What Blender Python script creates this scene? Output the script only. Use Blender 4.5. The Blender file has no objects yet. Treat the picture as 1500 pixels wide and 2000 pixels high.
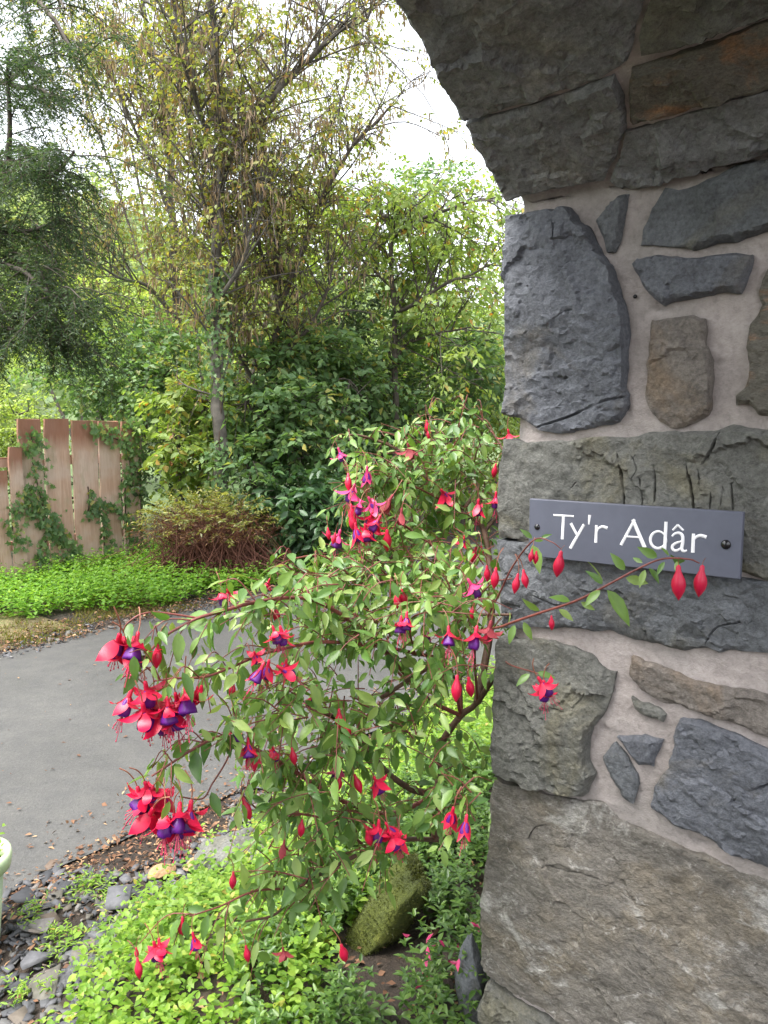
import bpy, math, random
import numpy as np
from mathutils import Vector, Matrix
from mathutils.geometry import delaunay_2d_cdt

rng = np.random.default_rng(11)
random.seed(11)
sc = bpy.context.scene
col = sc.collection
rad = math.radians

# ------------------------------------------------------------------ camera, sky, sun, exposure
CAM = np.array([0.0, 0.0, 1.55]); PITCH = rad(6.5); FPX = 1500.0
cd = bpy.data.cameras.new('camera'); cam = bpy.data.objects.new('camera', cd); col.objects.link(cam)
cam.location = CAM; cam.rotation_euler = (rad(90) - PITCH, 0, 0)
cd.sensor_fit = 'VERTICAL'; cd.sensor_height = 36; cd.sensor_width = 27; cd.lens = 27
cd.clip_start = 0.02; cd.clip_end = 2000
sc.camera = cam

SUN_EL, SUN_AZ = rad(66), rad(-125)          # azimuth measured from +Y (view) towards +X
w = bpy.data.worlds.new('World'); sc.world = w; w.use_nodes = True
wn = w.node_tree.nodes; wl = w.node_tree.links
sky = wn.new('ShaderNodeTexSky'); sky.sky_type = 'NISHITA'; sky.sun_disc = False
sky.sun_elevation = SUN_EL; sky.sun_rotation = SUN_AZ
sky.air_density = 1.0; sky.dust_density = 3.0
hs = wn.new('ShaderNodeHueSaturation'); hs.inputs['Saturation'].default_value = 0.22
wl.new(sky.outputs[0], hs.inputs['Color']); wl.new(hs.outputs[0], wn['Background'].inputs['Color'])
wn['Background'].inputs['Strength'].default_value = 0.15
sd = bpy.data.lights.new('sun', 'SUN'); sun = bpy.data.objects.new('sun', sd); col.objects.link(sun)
sd.energy = 1.5; sd.angle = rad(40); sd.color = (1.0, 0.97, 0.92)
sdir = Vector((math.sin(SUN_AZ) * math.cos(SUN_EL), math.cos(SUN_AZ) * math.cos(SUN_EL), math.sin(SUN_EL)))
sun.rotation_euler = sdir.to_track_quat('Z', 'Y').to_euler()
sc.view_settings.view_transform = 'Standard'; sc.view_settings.look = 'None'
sc.view_settings.gamma = 1.0; sc.view_settings.exposure = 2.2
sc.cycles.max_bounces = 8; sc.cycles.transparent_max_bounces = 8

# ------------------------------------------------------------------ helpers
FW = np.array([0, math.cos(PITCH), -math.sin(PITCH)]); UP = np.array([0, math.sin(PITCH), math.cos(PITCH)])
RT = np.array([1.0, 0, 0])
def at(px, py, dep):
    return CAM + dep * (FW + RT * ((px - 750) / FPX) - UP * ((py - 1000) / FPX))
def atz(px, py, z=0.0):
    r = at(px, py, 1.0) - CAM
    return CAM + r * ((z - CAM[2]) / r[2])
WA = rad(53)
D = np.array([-math.sin(WA), math.cos(WA), 0]); N = np.array([-math.cos(WA), -math.sin(WA), 0]); V = -N
def W(s, v, z=0.0): return D * s + V * v + np.array([0, 0, z])       # along the arch passage, along the facade, up
def unit(a): return a / np.maximum(np.linalg.norm(a, axis=-1, keepdims=True), 1e-9)
def rvec(n): return unit(rng.normal(size=(n, 3)))
def smooth(x): x = np.clip(x, 0, 1); return x * x * (3 - 2 * x)

def _h(ix, iy, iz):
    n = (ix.astype(np.int64) * 374761393 + iy.astype(np.int64) * 668265263 + iz.astype(np.int64) * 2147483647) & 0xffffffff
    n = ((n ^ (n >> 13)) * 1274126177) & 0xffffffff
    n = (n ^ (n >> 16)) & 0xffffffff
    return n / 4294967295.0 * 2 - 1
def vnoise(p):
    p = np.asarray(p, float); i = np.floor(p); f = p - i; f = f * f * (3 - 2 * f)
    i = i.astype(np.int64); x, y, z = i[:, 0], i[:, 1], i[:, 2]; r = 0
    for dx in (0, 1):
        for dy in (0, 1):
            for dz in (0, 1):
                wgt = (f[:, 0] if dx else 1 - f[:, 0]) * (f[:, 1] if dy else 1 - f[:, 1]) * (f[:, 2] if dz else 1 - f[:, 2])
                r = r + wgt * _h(x + dx, y + dy, z + dz)
    return r
def fbm(p, octv=4, ridged=False):
    p = np.asarray(p, float); a, r = 1.0, 0
    for k in range(octv):
        n = vnoise(p + 17.3 * k)
        r = r + a * ((1 - 2 * np.abs(n)) if ridged else n); p = p * 2.03; a *= 0.5
    return r

def mesh(name, verts, faces, mat, smooth_=False):
    me = bpy.data.meshes.new(name); v = np.asarray(verts, np.float32).reshape(-1, 3)
    if isinstance(faces, np.ndarray):
        k = faces.shape[1]; nf = len(faces)
        me.vertices.add(len(v)); me.vertices.foreach_set('co', v.ravel())
        me.loops.add(nf * k); me.loops.foreach_set('vertex_index', faces.astype(np.int32).ravel())
        me.polygons.add(nf); me.polygons.foreach_set('loop_start', np.arange(0, nf * k, k, dtype=np.int32))
        me.update(calc_edges=True)
    else:
        me.from_pydata(v.tolist(), [], [list(map(int, f)) for f in faces])
    if smooth_: me.polygons.foreach_set('use_smooth', np.ones(len(me.polygons), bool))
    if mat: me.materials.append(mat)
    me.validate()
    return me
def obj(name, me, parent=None, loc=None, kind=None, label=None):
    o = bpy.data.objects.new(name, me); col.objects.link(o)
    if parent is not None: o.parent = parent
    if loc is not None: o.location = loc
    if kind: o['kind'] = kind
    if label: o['label'] = label
    return o
def thing(name, label, cat, loc=(0, 0, 0), rotz=0, group=None):
    o = bpy.data.objects.new(name, None); col.objects.link(o); o.empty_display_size = 0.1
    o.location = loc; o.rotation_euler = (0, 0, rotz); o['label'] = label; o['category'] = cat
    if group: o['group'] = group
    return o
def tag(o, label, cat, group=None, kind=None):
    o['label'] = label; o['category'] = cat
    if group: o['group'] = group
    if kind: o['kind'] = kind
    return o
def part(name, verts, faces, mat, parent, base, smooth_=False, kind=None):
    return obj(name, mesh(name, np.asarray(verts) - np.asarray(base), faces, mat, smooth_), parent, kind=kind)

class Geo:
    """triangle soup collector"""
    def __init__(s): s.v = []; s.f = []; s.n = 0
    def add(s, v, f):
        v = np.asarray(v, float).reshape(-1, 3); f = np.asarray(f, np.int64)
        if f.shape[1] == 4: f = np.concatenate([f[:, [0, 1, 2]], f[:, [0, 2, 3]]])
        s.v.append(v); s.f.append(f + s.n); s.n += len(v)
    def get(s): return np.concatenate(s.v), np.concatenate(s.f)

def tubes(P, R, k=5):
    """P (n,m,3) centre lines, R (n,m) radii"""
    P = np.asarray(P, float); R = np.asarray(R, float)
    if P.ndim == 2: P = P[None]; R = R[None]
    n, m, _ = P.shape
    T = unit(np.gradient(P, axis=1)); ref = np.where(np.abs(T[:, :1, 2:3]) > 0.9, [[[1.0, 0, 0]]], [[[0, 0, 1.0]]])
    A = unit(np.cross(T, np.broadcast_to(ref, T.shape))); B = np.cross(T, A)
    a = np.arange(k) * 2 * math.pi / k
    ring = P[:, :, None] + R[:, :, None, None] * (A[:, :, None] * np.cos(a)[:, None] + B[:, :, None] * np.sin(a)[:, None])
    idx = np.arange(n * m * k).reshape(n, m, k)
    q = np.stack([idx[:, :-1], np.roll(idx, -1, 2)[:, :-1], np.roll(idx, -1, 2)[:, 1:], idx[:, 1:]], -1).reshape(-1, 4)
    return ring.reshape(-1, 3), q
def catmull(P, per=6):
    P = np.asarray(P, float)
    if len(P) < 3: return P[0] + np.linspace(0, 1, per + 1)[:, None] * (P[-1] - P[0])
    Q = np.vstack([2 * P[0] - P[1], P, 2 * P[-1] - P[-2]]); out = []
    for i in range(1, len(Q) - 2):
        t = np.linspace(0, 1, per, endpoint=False)[:, None]; a, b, c, d = Q[i - 1], Q[i], Q[i + 1], Q[i + 2]
        out.append(0.5 * (2 * b + (c - a) * t + (2 * a - 5 * b + 4 * c - d) * t ** 2 + (3 * b - a - 3 * c + d) * t ** 3))
    out.append(P[-1:]); return np.concatenate(out)

# leaf templates: (along, across, normal) and triangles
T2 = (np.array([(0, 0, 0), (.42, -.5, .07), (1, 0, -.12), (.42, .5, .07)], float), np.array([(0, 1, 2), (0, 2, 3)]))
T6 = (np.array([(0, 0, 0), (.28, -.42, .06), (.66, -.38, .03), (1, 0, -.16), (.66, .38, .03), (.28, .42, .06), (.5, 0, -.04)], float),
      np.array([(0, 1, 6), (1, 2, 6), (2, 3, 6), (3, 4, 6), (4, 5, 6), (5, 0, 6)]))
def _near():
    v = [(0, 0, 0)]
    for a, wd in ((.16, .33), (.40, .5), (.66, .38), (.86, .18)):
        dz = -.22 * a * a
        v += [(a, -wd, dz + .10 * wd), (a, 0, dz - .015), (a, wd, dz + .10 * wd)]
    v.append((1, 0, -.24)); f = [(0, 1, 2), (0, 2, 3)]
    for r in range(3):
        i = 1 + 3 * r
        for j in (0, 1): f += [(i + j, i + 3 + j, i + 4 + j), (i + j, i + 4 + j, i + 1 + j)]
    f += [(10, 13, 11), (11, 13, 12)]
    return np.array(v, float), np.array(f)
TN = _near()
TI = (np.array([(0, 0, 0), (-.12, -.45, .04), (.3, -.22, 0), (.45, -.5, .05), (.6, -.2, 0), (1, 0, -.06), (.6, .2, 0), (.45, .5, .05), (.3, .22, 0), (-.12, .45, .04), (.35, 0, -.03)], float),
      np.array([(i, i + 1, 10) for i in range(0, 9)] + [(9, 0, 10)]))      # lobed ivy leaf
def leaves(pos, ax, nr, L, Wd, tpl):
    tv, tf = tpl; n = len(pos)
    ax = unit(ax); b = unit(np.cross(nr, ax)); nn = np.cross(ax, b)
    L = np.broadcast_to(np.asarray(L, float), (n,)); Wd = np.broadcast_to(np.asarray(Wd, float), (n,))
    v = pos[:, None] + ax[:, None] * (tv[None, :, 0:1] * L[:, None, None]) + b[:, None] * (tv[None, :, 1:2] * Wd[:, None, None]) \
        + nn[:, None] * (tv[None, :, 2:3] * L[:, None, None])
    f = tf[None] + (np.arange(n) * len(tv))[:, None, None]
    return v.reshape(-1, 3), f.reshape(-1, 3)

def sprays(start, dirs, length, nl, L, ratio, tpl, droop=.25, flat=.6, spread=.9, twr=.0025, curve=.35):
    """twigs with alternate leaves; returns leaf geometry, twig geometry"""
    n = len(start); dirs = unit(dirs); length = np.broadcast_to(length, (n,))
    t = np.linspace(0, 1, 4)
    P = start[:, None] + dirs[:, None] * (t[None, :, None] * length[:, None, None])
    P[:, :, 2] -= (t[None] ** 2) * length[:, None] * curve
    tw = tubes(P, np.broadcast_to(twr * (1 - .75 * t), (n, 4)), 3)
    u = (np.arange(nl) + .6) / nl; u = np.clip(u[None] + rng.normal(0, .04, (n, nl)), .05, 1)
    i = np.minimum((u * 3).astype(int), 2); fr = u * 3 - i; r = np.arange(n)[:, None]
    pos = P[r, i] * (1 - fr[..., None]) + P[r, i + 1] * fr[..., None]
    tan = unit(P[r, i + 1] - P[r, i])
    side = unit(np.cross(tan, [0, 0, 1.0]) + 1e-6); sg = np.where((np.arange(nl) % 2)[None] == 0, 1, -1) * np.ones((n, 1))
    ax = tan * (1 - spread * .5) + side * (sg[..., None] * spread) + rng.normal(0, .3, pos.shape); ax[..., 2] -= droop
    nr = np.array([0, 0, 1.0]) * flat + rng.normal(0, .45, pos.shape)
    LL = L * rng.uniform(.6, 1.15, (n, nl))
    return leaves(pos.reshape(-1, 3), ax.reshape(-1, 3), nr.reshape(-1, 3), LL.ravel(), LL.ravel() * ratio * rng.uniform(.8, 1.15, n * nl), tpl), tw

# ------------------------------------------------------------------ materials
def mat(name):
    m = bpy.data.materials.new(name); m.use_nodes = True; nt = m.node_tree
    return m, nt, nt.nodes['Principled BSDF']
def nd(nt, t, **kw):
    n = nt.nodes.new(t)
    for k, v in kw.items():
        if k in n.inputs: n.inputs[k].default_value = v
        else: setattr(n, k, v)
    return n
def coords(nt, scale=(1, 1, 1)):
    c = nd(nt, 'ShaderNodeTexCoord'); mp = nd(nt, 'ShaderNodeMapping'); mp.inputs['Scale'].default_value = scale
    nt.links.new(c.outputs['Object'], mp.inputs['Vector']); return mp.outputs['Vector']
def ramp(nt, fac, stops, interp='LINEAR'):
    r = nd(nt, 'ShaderNodeValToRGB'); e = r.color_ramp.elements; r.color_ramp.interpolation = interp
    while len(e) < len(stops): e.new(.5)
    for el, (p, c) in zip(e, stops):
        el.position = p; el.color = (*c, 1) if len(c) == 3 else c
    nt.links.new(fac, r.inputs['Fac']); return r.outputs['Color']
def noise(nt, vec, scale, detail=5, rough=.6, dist=0.0):
    n = nd(nt, 'ShaderNodeTexNoise', Scale=scale, Detail=detail, Roughness=rough, Distortion=dist)
    nt.links.new(vec, n.inputs['Vector']); return n.outputs['Fac']
def mix(nt, fac, a, b, mode='MIX'):
    m = nd(nt, 'ShaderNodeMix'); m.data_type = 'RGBA'; m.blend_type = mode
    for s, v in ((m.inputs['Factor'], fac), (m.inputs['A'], a), (m.inputs['B'], b)):
        pass
    ins = [i for i in m.inputs if i.enabled]
    for s, v in zip((m.inputs[0], m.inputs[6], m.inputs[7]), (fac, a, b)):
        if isinstance(v, (int, float)): s.default_value = v
        elif isinstance(v, tuple): s.default_value = (*v, 1)
        else: nt.links.new(v, s)
    return m.outputs[2]
def bump(nt, bs, h, strength, dist, prev=None):
    b = nd(nt, 'ShaderNodeBump', Strength=strength, Distance=dist); nt.links.new(h, b.inputs['Height'])
    if prev is not None: nt.links.new(prev, b.inputs['Normal'])
    nt.links.new(b.outputs['Normal'], bs.inputs['Normal']); return b.outputs['Normal']

def leaf_mat(name, stops, rough=.42, transl=.3, spec=.5, vein=False):
    m, nt, bs = mat(name); g = nd(nt, 'ShaderNodeNewGeometry'); oi = nd(nt, 'ShaderNodeObjectInfo')
    a = nd(nt, 'ShaderNodeMath', operation='ADD'); fr = nd(nt, 'ShaderNodeMath', operation='FRACT')
    nt.links.new(g.outputs['Random Per Island'], a.inputs[0]); nt.links.new(oi.outputs['Random'], a.inputs[1]); nt.links.new(a.outputs[0], fr.inputs[0])
    c = ramp(nt, fr.outputs[0], stops)
    v = coords(nt); nz = noise(nt, v, 2.2, 3); c2 = mix(nt, .55, c, ramp(nt, nz, [(.3, (.62, .66, .6)), (.7, (1.25, 1.22, 1.1))]), 'MULTIPLY')
    nt.links.new(c2, bs.inputs['Base Color']); bs.inputs['Roughness'].default_value = rough
    bs.inputs['Specular IOR Level'].default_value = spec
    tr = nd(nt, 'ShaderNodeBsdfTranslucent'); mx = nd(nt, 'ShaderNodeMixShader', Fac=transl)
    tc = mix(nt, 1.0, c2, (1.25, 1.25, .55), 'MULTIPLY'); nt.links.new(tc, tr.inputs['Color'])
    nt.links.new(bs.outputs[0], mx.inputs[1]); nt.links.new(tr.outputs[0], mx.inputs[2])
    nt.links.new(mx.outputs[0], nt.nodes['Material Output'].inputs['Surface']); return m
def plain(name, c, rough=.6, var=.25, scale=20, bmp=0, spec=.4):
    m, nt, bs = mat(name); v = coords(nt); n = noise(nt, v, scale)
    lo = tuple(x * (1 - var) for x in c); hi = tuple(x * (1 + var) for x in c)
    nt.links.new(ramp(nt, n, [(.3, lo), (.7, hi)]), bs.inputs['Base Color'])
    bs.inputs['Roughness'].default_value = rough; bs.inputs['Specular IOR Level'].default_value = spec
    if bmp: bump(nt, bs, n, .6, bmp)
    return m
def stone_mat(name, base, warm, light, warm_amt=.5, light_amt=.62, rough=.72, streak=(1, 1, 1), seed=0.0, patch=0.0):
    m, nt, bs = mat(name); oi = nd(nt, 'ShaderNodeObjectInfo')
    c = nd(nt, 'ShaderNodeTexCoord'); mp = nd(nt, 'ShaderNodeMapping'); mp.inputs['Scale'].default_value = streak
    nt.links.new(c.outputs['Object'], mp.inputs['Vector'])
    av = nd(nt, 'ShaderNodeVectorMath', operation='ADD'); sv = nd(nt, 'ShaderNodeVectorMath', operation='SCALE'); sv.inputs['Scale'].default_value = 37.0
    cb = nd(nt, 'ShaderNodeCombineXYZ'); [nt.links.new(oi.outputs['Random'], cb.inputs[k]) for k in range(3)]
    nt.links.new(cb.outputs[0], sv.inputs[0]); nt.links.new(mp.outputs[0], av.inputs[0]); nt.links.new(sv.outputs[0], av.inputs[1]); v = av.outputs[0]
    n1 = noise(nt, v, 7, 6, .62, .6); n2 = noise(nt, v, 16, 8, .7, .3); n3 = noise(nt, v, 130, 5, .75)
    lo = tuple(x * .62 for x in base); hi = tuple(x * 1.35 for x in base)
    c1 = ramp(nt, n2, [(.25, lo), (.5, base), (.78, hi)])
    c2 = mix(nt, ramp(nt, n1, [(warm_amt, (0, 0, 0)), (min(warm_amt + .16, 1), (1, 1, 1))]), c1, ramp(nt, n2, [(.3, tuple(x * .7 for x in warm)), (.7, tuple(x * 1.25 for x in warm))]))
    n4 = noise(nt, v, 24, 10, .78, .8)
    c3 = mix(nt, ramp(nt, n4, [(light_amt, (0, 0, 0)), (min(light_amt + .09, 1), (.85, .85, .85))]), c2, light)
    if patch: c3 = mix(nt, ramp(nt, noise(nt, v, 5.5, 10, .72, .5), [(patch, (0, 0, 0)), (patch + .07, (.8, .8, .8))]), c3, (.37, .36, .335))
    c4 = mix(nt, .8, c3, ramp(nt, n3, [(.28, (.42, .42, .42)), (.5, (1, 1, 1)), (.74, (1.65, 1.65, 1.62))]), 'MULTIPLY')
    nt.links.new(c4, bs.inputs['Base Color']); bs.inputs['Roughness'].default_value = rough; bs.inputs['Specular IOR Level'].default_value = .35
    p = bump(nt, bs, n2, .8, .014); bump(nt, bs, n3, .9, .005, p); return m

M = {}
M['blue'] = stone_mat('slate_blue', (.125, .132, .150), (.135, .125, .11), (.30, .31, .31), .56, .66)
M['dark'] = stone_mat('slate_dark', (.118, .125, .134), (.13, .126, .108), (.26, .27, .26), .54, .68)
M['green'] = stone_mat('stone_green_grey', (.135, .135, .122), (.15, .14, .10), (.33, .33, .30), .5, .64)
M['soffit'] = stone_mat('stone_soffit', (.185, .188, .19), (.21, .202, .178), (.40, .39, .36), .5, .62)
M['brown'] = stone_mat('stone_brown', (.17, .150, .132), (.185, .14, .10), (.38, .35, .32), .5, .66)
M['rust'] = stone_mat('stone_rusty', (.165, .152, .125), (.34, .18, .095), (.33, .30, .25), .5, .66, streak=(1.5, 1, 4))
M['lichen'] = stone_mat('stone_lichened', (.155, .142, .124), (.185, .160, .125), (.40, .385, .36), .47, .56, rough=.55, streak=(1.0, 1, 1.5), patch=.565)
M['mortar'] = None
m, nt, bs = mat('mortar'); v = coords(nt)
a = noise(nt, v, 6, 6, .6, .5); b = noise(nt, v, 75, 7, .75); c = noise(nt, v, 3, 4)
cc = ramp(nt, a, [(.25, (.285, .252, .235)), (.5, (.37, .328, .308)), (.75, (.44, .395, .375))])
cc = mix(nt, ramp(nt, c, [(.5, (0, 0, 0)), (.66, (.8, .8, .8))]), cc, (.25, .23, .215))
cc = mix(nt, .75, cc, ramp(nt, b, [(.25, (.6, .6, .6)), (.5, (1, 1, 1)), (.75, (1.3, 1.3, 1.3))]), 'MULTIPLY')
nt.links.new(cc, bs.inputs['Base Color']); bs.inputs['Roughness'].default_value = .9; bs.inputs['Specular IOR Level'].default_value = .2
p = bump(nt, bs, a, .6, .014); bump(nt, bs, b, .9, .005, p); M['mortar'] = m

m, nt, bs = mat('sign_slate'); v = coords(nt); a = noise(nt, v, 30, 6, .7); b = noise(nt, v, 6, 4)
nt.links.new(mix(nt, .5, ramp(nt, b, [(.3, (.080, .087, .118)), (.7, (.102, .109, .145))]), ramp(nt, a, [(.3, (.85, .85, .85)), (.7, (1.15, 1.15, 1.15))]), 'MULTIPLY'), bs.inputs['Base Color'])
bs.inputs['Roughness'].default_value = .55; bump(nt, bs, a, .25, .001); M['sign'] = m
M['letter'] = plain('letter_white', (.80, .80, .82), .5, .04, 60)
M['screw'] = plain('screw_black', (.008, .008, .010), .18, .2, 60, spec=.6)

m, nt, bs = mat('asphalt'); v = coords(nt)
a = noise(nt, v, .9, 5, .6, .4); b = noise(nt, v, 85, 4, .85); c = noise(nt, v, 7, 6, .7)
cc = ramp(nt, a, [(.3, (.052, .052, .050)), (.5, (.064, .063, .061)), (.7, (.076, .075, .072))])
cc = mix(nt, .6, cc, ramp(nt, b, [(.3, (.5, .5, .5)), (.52, (1, 1, 1)), (.68, (1.5, 1.5, 1.5)), (.76, (3.2, 3.2, 3.1))]), 'MULTIPLY')
cc = mix(nt, .6, cc, ramp(nt, c, [(.3, (.7, .7, .72)), (.7, (1.25, 1.22, 1.15))]), 'MULTIPLY')
nt.links.new(cc, bs.inputs['Base Color'])
nt.links.new(ramp(nt, a, [(.3, (.5, .5, .5)), (.7, (.75, .75, .75))]), bs.inputs['Roughness']); bump(nt, bs, b, .8, .005); M['asphalt'] = m

m, nt, bs = mat('soil'); v = coords(nt); a = noise(nt, v, 5, 6, .65); b = noise(nt, v, 60, 5, .7)
cc = ramp(nt, a, [(.3, (.018, .013, .009)), (.55, (.034, .024, .017)), (.75, (.058, .040, .026))])
cc = mix(nt, .6, cc, ramp(nt, b, [(.3, (.5, .5, .5)), (.7, (1.5, 1.45, 1.35))]), 'MULTIPLY')
vm = nd(nt, 'ShaderNodeVectorMath', operation='DOT_PRODUCT'); vm.inputs[1].default_value = tuple(D); nt.links.new(v, vm.inputs[0])
mr = nd(nt, 'ShaderNodeMapRange'); mr.inputs['From Min'].default_value = 8.0; mr.inputs['From Max'].default_value = 11.0; nt.links.new(vm.outputs['Value'], mr.inputs['Value'])
cc = mix(nt, mr.outputs['Result'], cc, ramp(nt, noise(nt, v, .6, 6, .7), [(.3, (.05, .075, .025)), (.55, (.10, .145, .05)), (.75, (.16, .21, .085))]))
nt.links.new(cc, bs.inputs['Base Color']); bs.inputs['Roughness'].default_value = .9; bump(nt, bs, b, .8, .02); M['soil'] = m
m, nt, bs = mat('mossy_verge'); v = coords(nt); a = noise(nt, v, 3.5, 6, .65, .5); b = noise(nt, v, 80, 5, .7)
cc = ramp(nt, a, [(.32, (.06, .045, .03)), (.45, (.13, .10, .05)), (.58, (.19, .155, .07)), (.72, (.13, .15, .05))])
cc = mix(nt, .6, cc, ramp(nt, b, [(.3, (.6, .6, .6)), (.7, (1.35, 1.35, 1.3))]), 'MULTIPLY')
nt.links.new(cc, bs.inputs['Base Color']); bs.inputs['Roughness'].default_value = .95; bump(nt, bs, b, 1, .02); M['verge'] = m

def wood_mat():
    m, nt, bs = mat('weathered_board'); oi = nd(nt, 'ShaderNodeObjectInfo'); v = coords(nt, (9, 9, .7))
    g = noise(nt, v, 3, 6, .65, .4); v2 = coords(nt, (1, 1, 1)); l = noise(nt, v2, 2.4, 4); f = noise(nt, coords(nt, (60, 60, 2)), 3, 4)
    cc = ramp(nt, g, [(.25, (.32, .185, .125)), (.5, (.43, .28, .205)), (.75, (.52, .37, .285))])
    cc = mix(nt, ramp(nt, l, [(.45, (0, 0, 0)), (.62, (.75, .75, .75))]), cc, (.48, .37, .31))
    c = nd(nt, 'ShaderNodeTexCoord'); sx = nd(nt, 'ShaderNodeSeparateXYZ'); nt.links.new(c.outputs['Generated'], sx.inputs[0])
    ad = nd(nt, 'ShaderNodeMath', operation='ADD'); sc_ = nd(nt, 'ShaderNodeMath', operation='MULTIPLY'); sc_.inputs[1].default_value = .16
    nt.links.new(g, sc_.inputs[0]); nt.links.new(sx.outputs['Z'], ad.inputs[0]); nt.links.new(sc_.outputs[0], ad.inputs[1])
    cc = mix(nt, ramp(nt, ad.outputs[0], [(.90, (0, 0, 0)), (.99, (.8, .8, .8))]), cc, (.22, .082, .042))
    # flaking pale edge down the right-hand side of each board
    ax = nd(nt, 'ShaderNodeMath', operation='ADD'); s2 = nd(nt, 'ShaderNodeMath', operation='MULTIPLY'); s2.inputs[1].default_value = .5
    nt.links.new(noise(nt, coords(nt, (8, 8, 8)), 1, 6, .75), s2.inputs[0]); nt.links.new(sx.outputs['X'], ax.inputs[0]); nt.links.new(s2.outputs[0], ax.inputs[1])
    cc = mix(nt, ramp(nt, ax.outputs[0], [(1.155, (0, 0, 0)), (1.18, (.85, .85, .85))]), cc, (.62, .55, .48))
    cc = mix(nt, ramp(nt, noise(nt, coords(nt, (3, 3, 1.4)), 1.6, 5, .7), [(.56, (0, 0, 0)), (.72, (.55, .55, .55))]), cc, (.20, .20, .10))
    cc = mix(nt, .45, cc, ramp(nt, f, [(.3, (.7, .68, .66)), (.7, (1.2, 1.2, 1.2))]), 'MULTIPLY')
    nt.links.new(cc, bs.inputs['Base Color']); bs.inputs['Roughness'].default_value = .8; bump(nt, bs, f, .5, .004); return m
M['wood'] = wood_mat()
M['bark'] = plain('bark_dark', (.075, .062, .05), .85, .4, 14, .02)
M['barkgrey'] = plain('bark_grey_lichened', (.095, .085, .072), .85, .55, 9, .02)
M['twig'] = plain('twig_brown', (.06, .042, .03), .8, .3, 30)
M['fstem'] = plain('fuchsia_stem_red', (.17, .05, .04), .45, .35, 40)
M['fwood'] = plain('fuchsia_wood', (.10, .055, .035), .7, .4, 60, .003)
M['redstem'] = plain('red_brown_twigs', (.125, .048, .03), .7, .4, 20)
def petal_mat(name, c1, c2, rough=.38, tr=.25):
    m, nt, bs = mat(name); v = coords(nt); n = noise(nt, v, 130, 3); oi = nd(nt, 'ShaderNodeObjectInfo')
    c = mix(nt, n, c1, c2); c = mix(nt, .35, c, ramp(nt, oi.outputs['Random'], [(0, (.75, .7, .75)), (1, (1.2, 1.2, 1.2))]), 'MULTIPLY')
    nt.links.new(c, bs.inputs['Base Color']); bs.inputs['Roughness'].default_value = rough
    t = nd(nt, 'ShaderNodeBsdfTranslucent'); nt.links.new(c, t.inputs['Color']); mx = nd(nt, 'ShaderNodeMixShader', Fac=tr)
    nt.links.new(bs.outputs[0], mx.inputs[1]); nt.links.new(t.outputs[0], mx.inputs[2]); nt.links.new(mx.outputs[0], nt.nodes['Material Output'].inputs['Surface']); return m
M['sepal'] = petal_mat('sepal_crimson', (.56, .007, .045), (.66, .014, .07))
M['sepalpink'] = petal_mat('sepal_pink', (.60, .03, .15), (.66, .06, .20))
M['corolla'] = petal_mat('corolla_purple', (.075, .006, .14), (.17, .015, .30), .45)
M['stamen'] = petal_mat('stamen_pink', (.55, .04, .10), (.6, .08, .16))
M['spent'] = petal_mat('spent_flower', (.20, .02, .03), (.35, .05, .06), .7)

# ------------------------------------------------------------------ ground and road
def gz(x, y):
    P = np.stack([x, y], -1); s = P @ D[:2]; v = P @ V[:2]
    bed = .26 * smooth((2.05 - s) / .75) * smooth((v - .70) / .55) * (s > .2)
    far = .05 * np.clip(s - 8.5, 0, 30) + .42 * np.clip(s - 36, 0, 75) * (1 + .12 * np.sin(v * .045 + .6))
    verge = .05 * smooth((s - 5.25) / .8)
    q = np.stack([x * 1.7, y * 1.7, 0 * x], -1).reshape(-1, 3)
    r = .02 * fbm(q, 3).reshape(x.shape) * ((s < 2.35) | (s > 5.25))
    return bed + far + verge + r - .004
def gzp(p): return float(gz(np.array([p[0]]), np.array([p[1]]))[0])
gx = np.concatenate([np.linspace(-400, -30, 20), np.linspace(-28, -5.2, 24), np.arange(-5, 5, .07), np.linspace(5.2, 28, 24), np.linspace(30, 400, 20)])
gy = np.concatenate([np.linspace(-60, -2, 12), np.arange(-1.5, 10.5, .07), np.linspace(10.8, 40, 40), np.linspace(42, 420, 50)])
X, Y = np.meshgrid(gx, gy); Z = gz(X, Y); idx = np.arange(X.size).reshape(X.shape)
q = np.stack([idx[:-1, :-1], idx[:-1, 1:], idx[1:, 1:], idx[1:, :-1]], -1).reshape(-1, 4)
g = obj('ground', mesh('ground', np.stack([X, Y, Z], -1).reshape(-1, 3), q, M['soil'], True)); g['kind'] = 'structure'; g['label'] = 'dark bare soil between road, bed and wood'

def strip(name, sv, ss, zfun, mt, label, e0, e1):
    """sheet between two wavy edges in facade coordinates"""
    vv = np.asarray(sv); n = len(ss); A = []
    for i, t in enumerate(ss):
        s = e0(vv) * (1 - t) + e1(vv) * t
        p = D[None] * s[:, None] + V[None] * vv[:, None]; p[:, 2] = zfun(p[:, 0], p[:, 1], s); A.append(p)
    A = np.stack(A); k = np.arange(A.shape[0] * A.shape[1]).reshape(A.shape[:2])
    f = np.stack([k[:-1, :-1], k[1:, :-1], k[1:, 1:], k[:-1, 1:]], -1).reshape(-1, 4)[:, ::-1]
    o = obj(name, mesh(name, A.reshape(-1, 3), f, mt, True)); o['kind'] = 'structure'; o['label'] = label; return o
n1 = lambda v, k, a: a * fbm(np.stack([v * k, 0 * v, 0 * v + k], -1), 4)
near_e = lambda v: 2.47 - .10 * (v - 1.0) * (v < 3.6) - .26 * (v >= 3.6) + n1(v, 2.5, .05)
far_e = lambda v: 5.10 + n1(v, 1.5, .08)
vs = np.concatenate([np.linspace(-40, -3, 30), np.arange(-2.9, 9, .04), np.linspace(9.2, 60, 40)])
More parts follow.
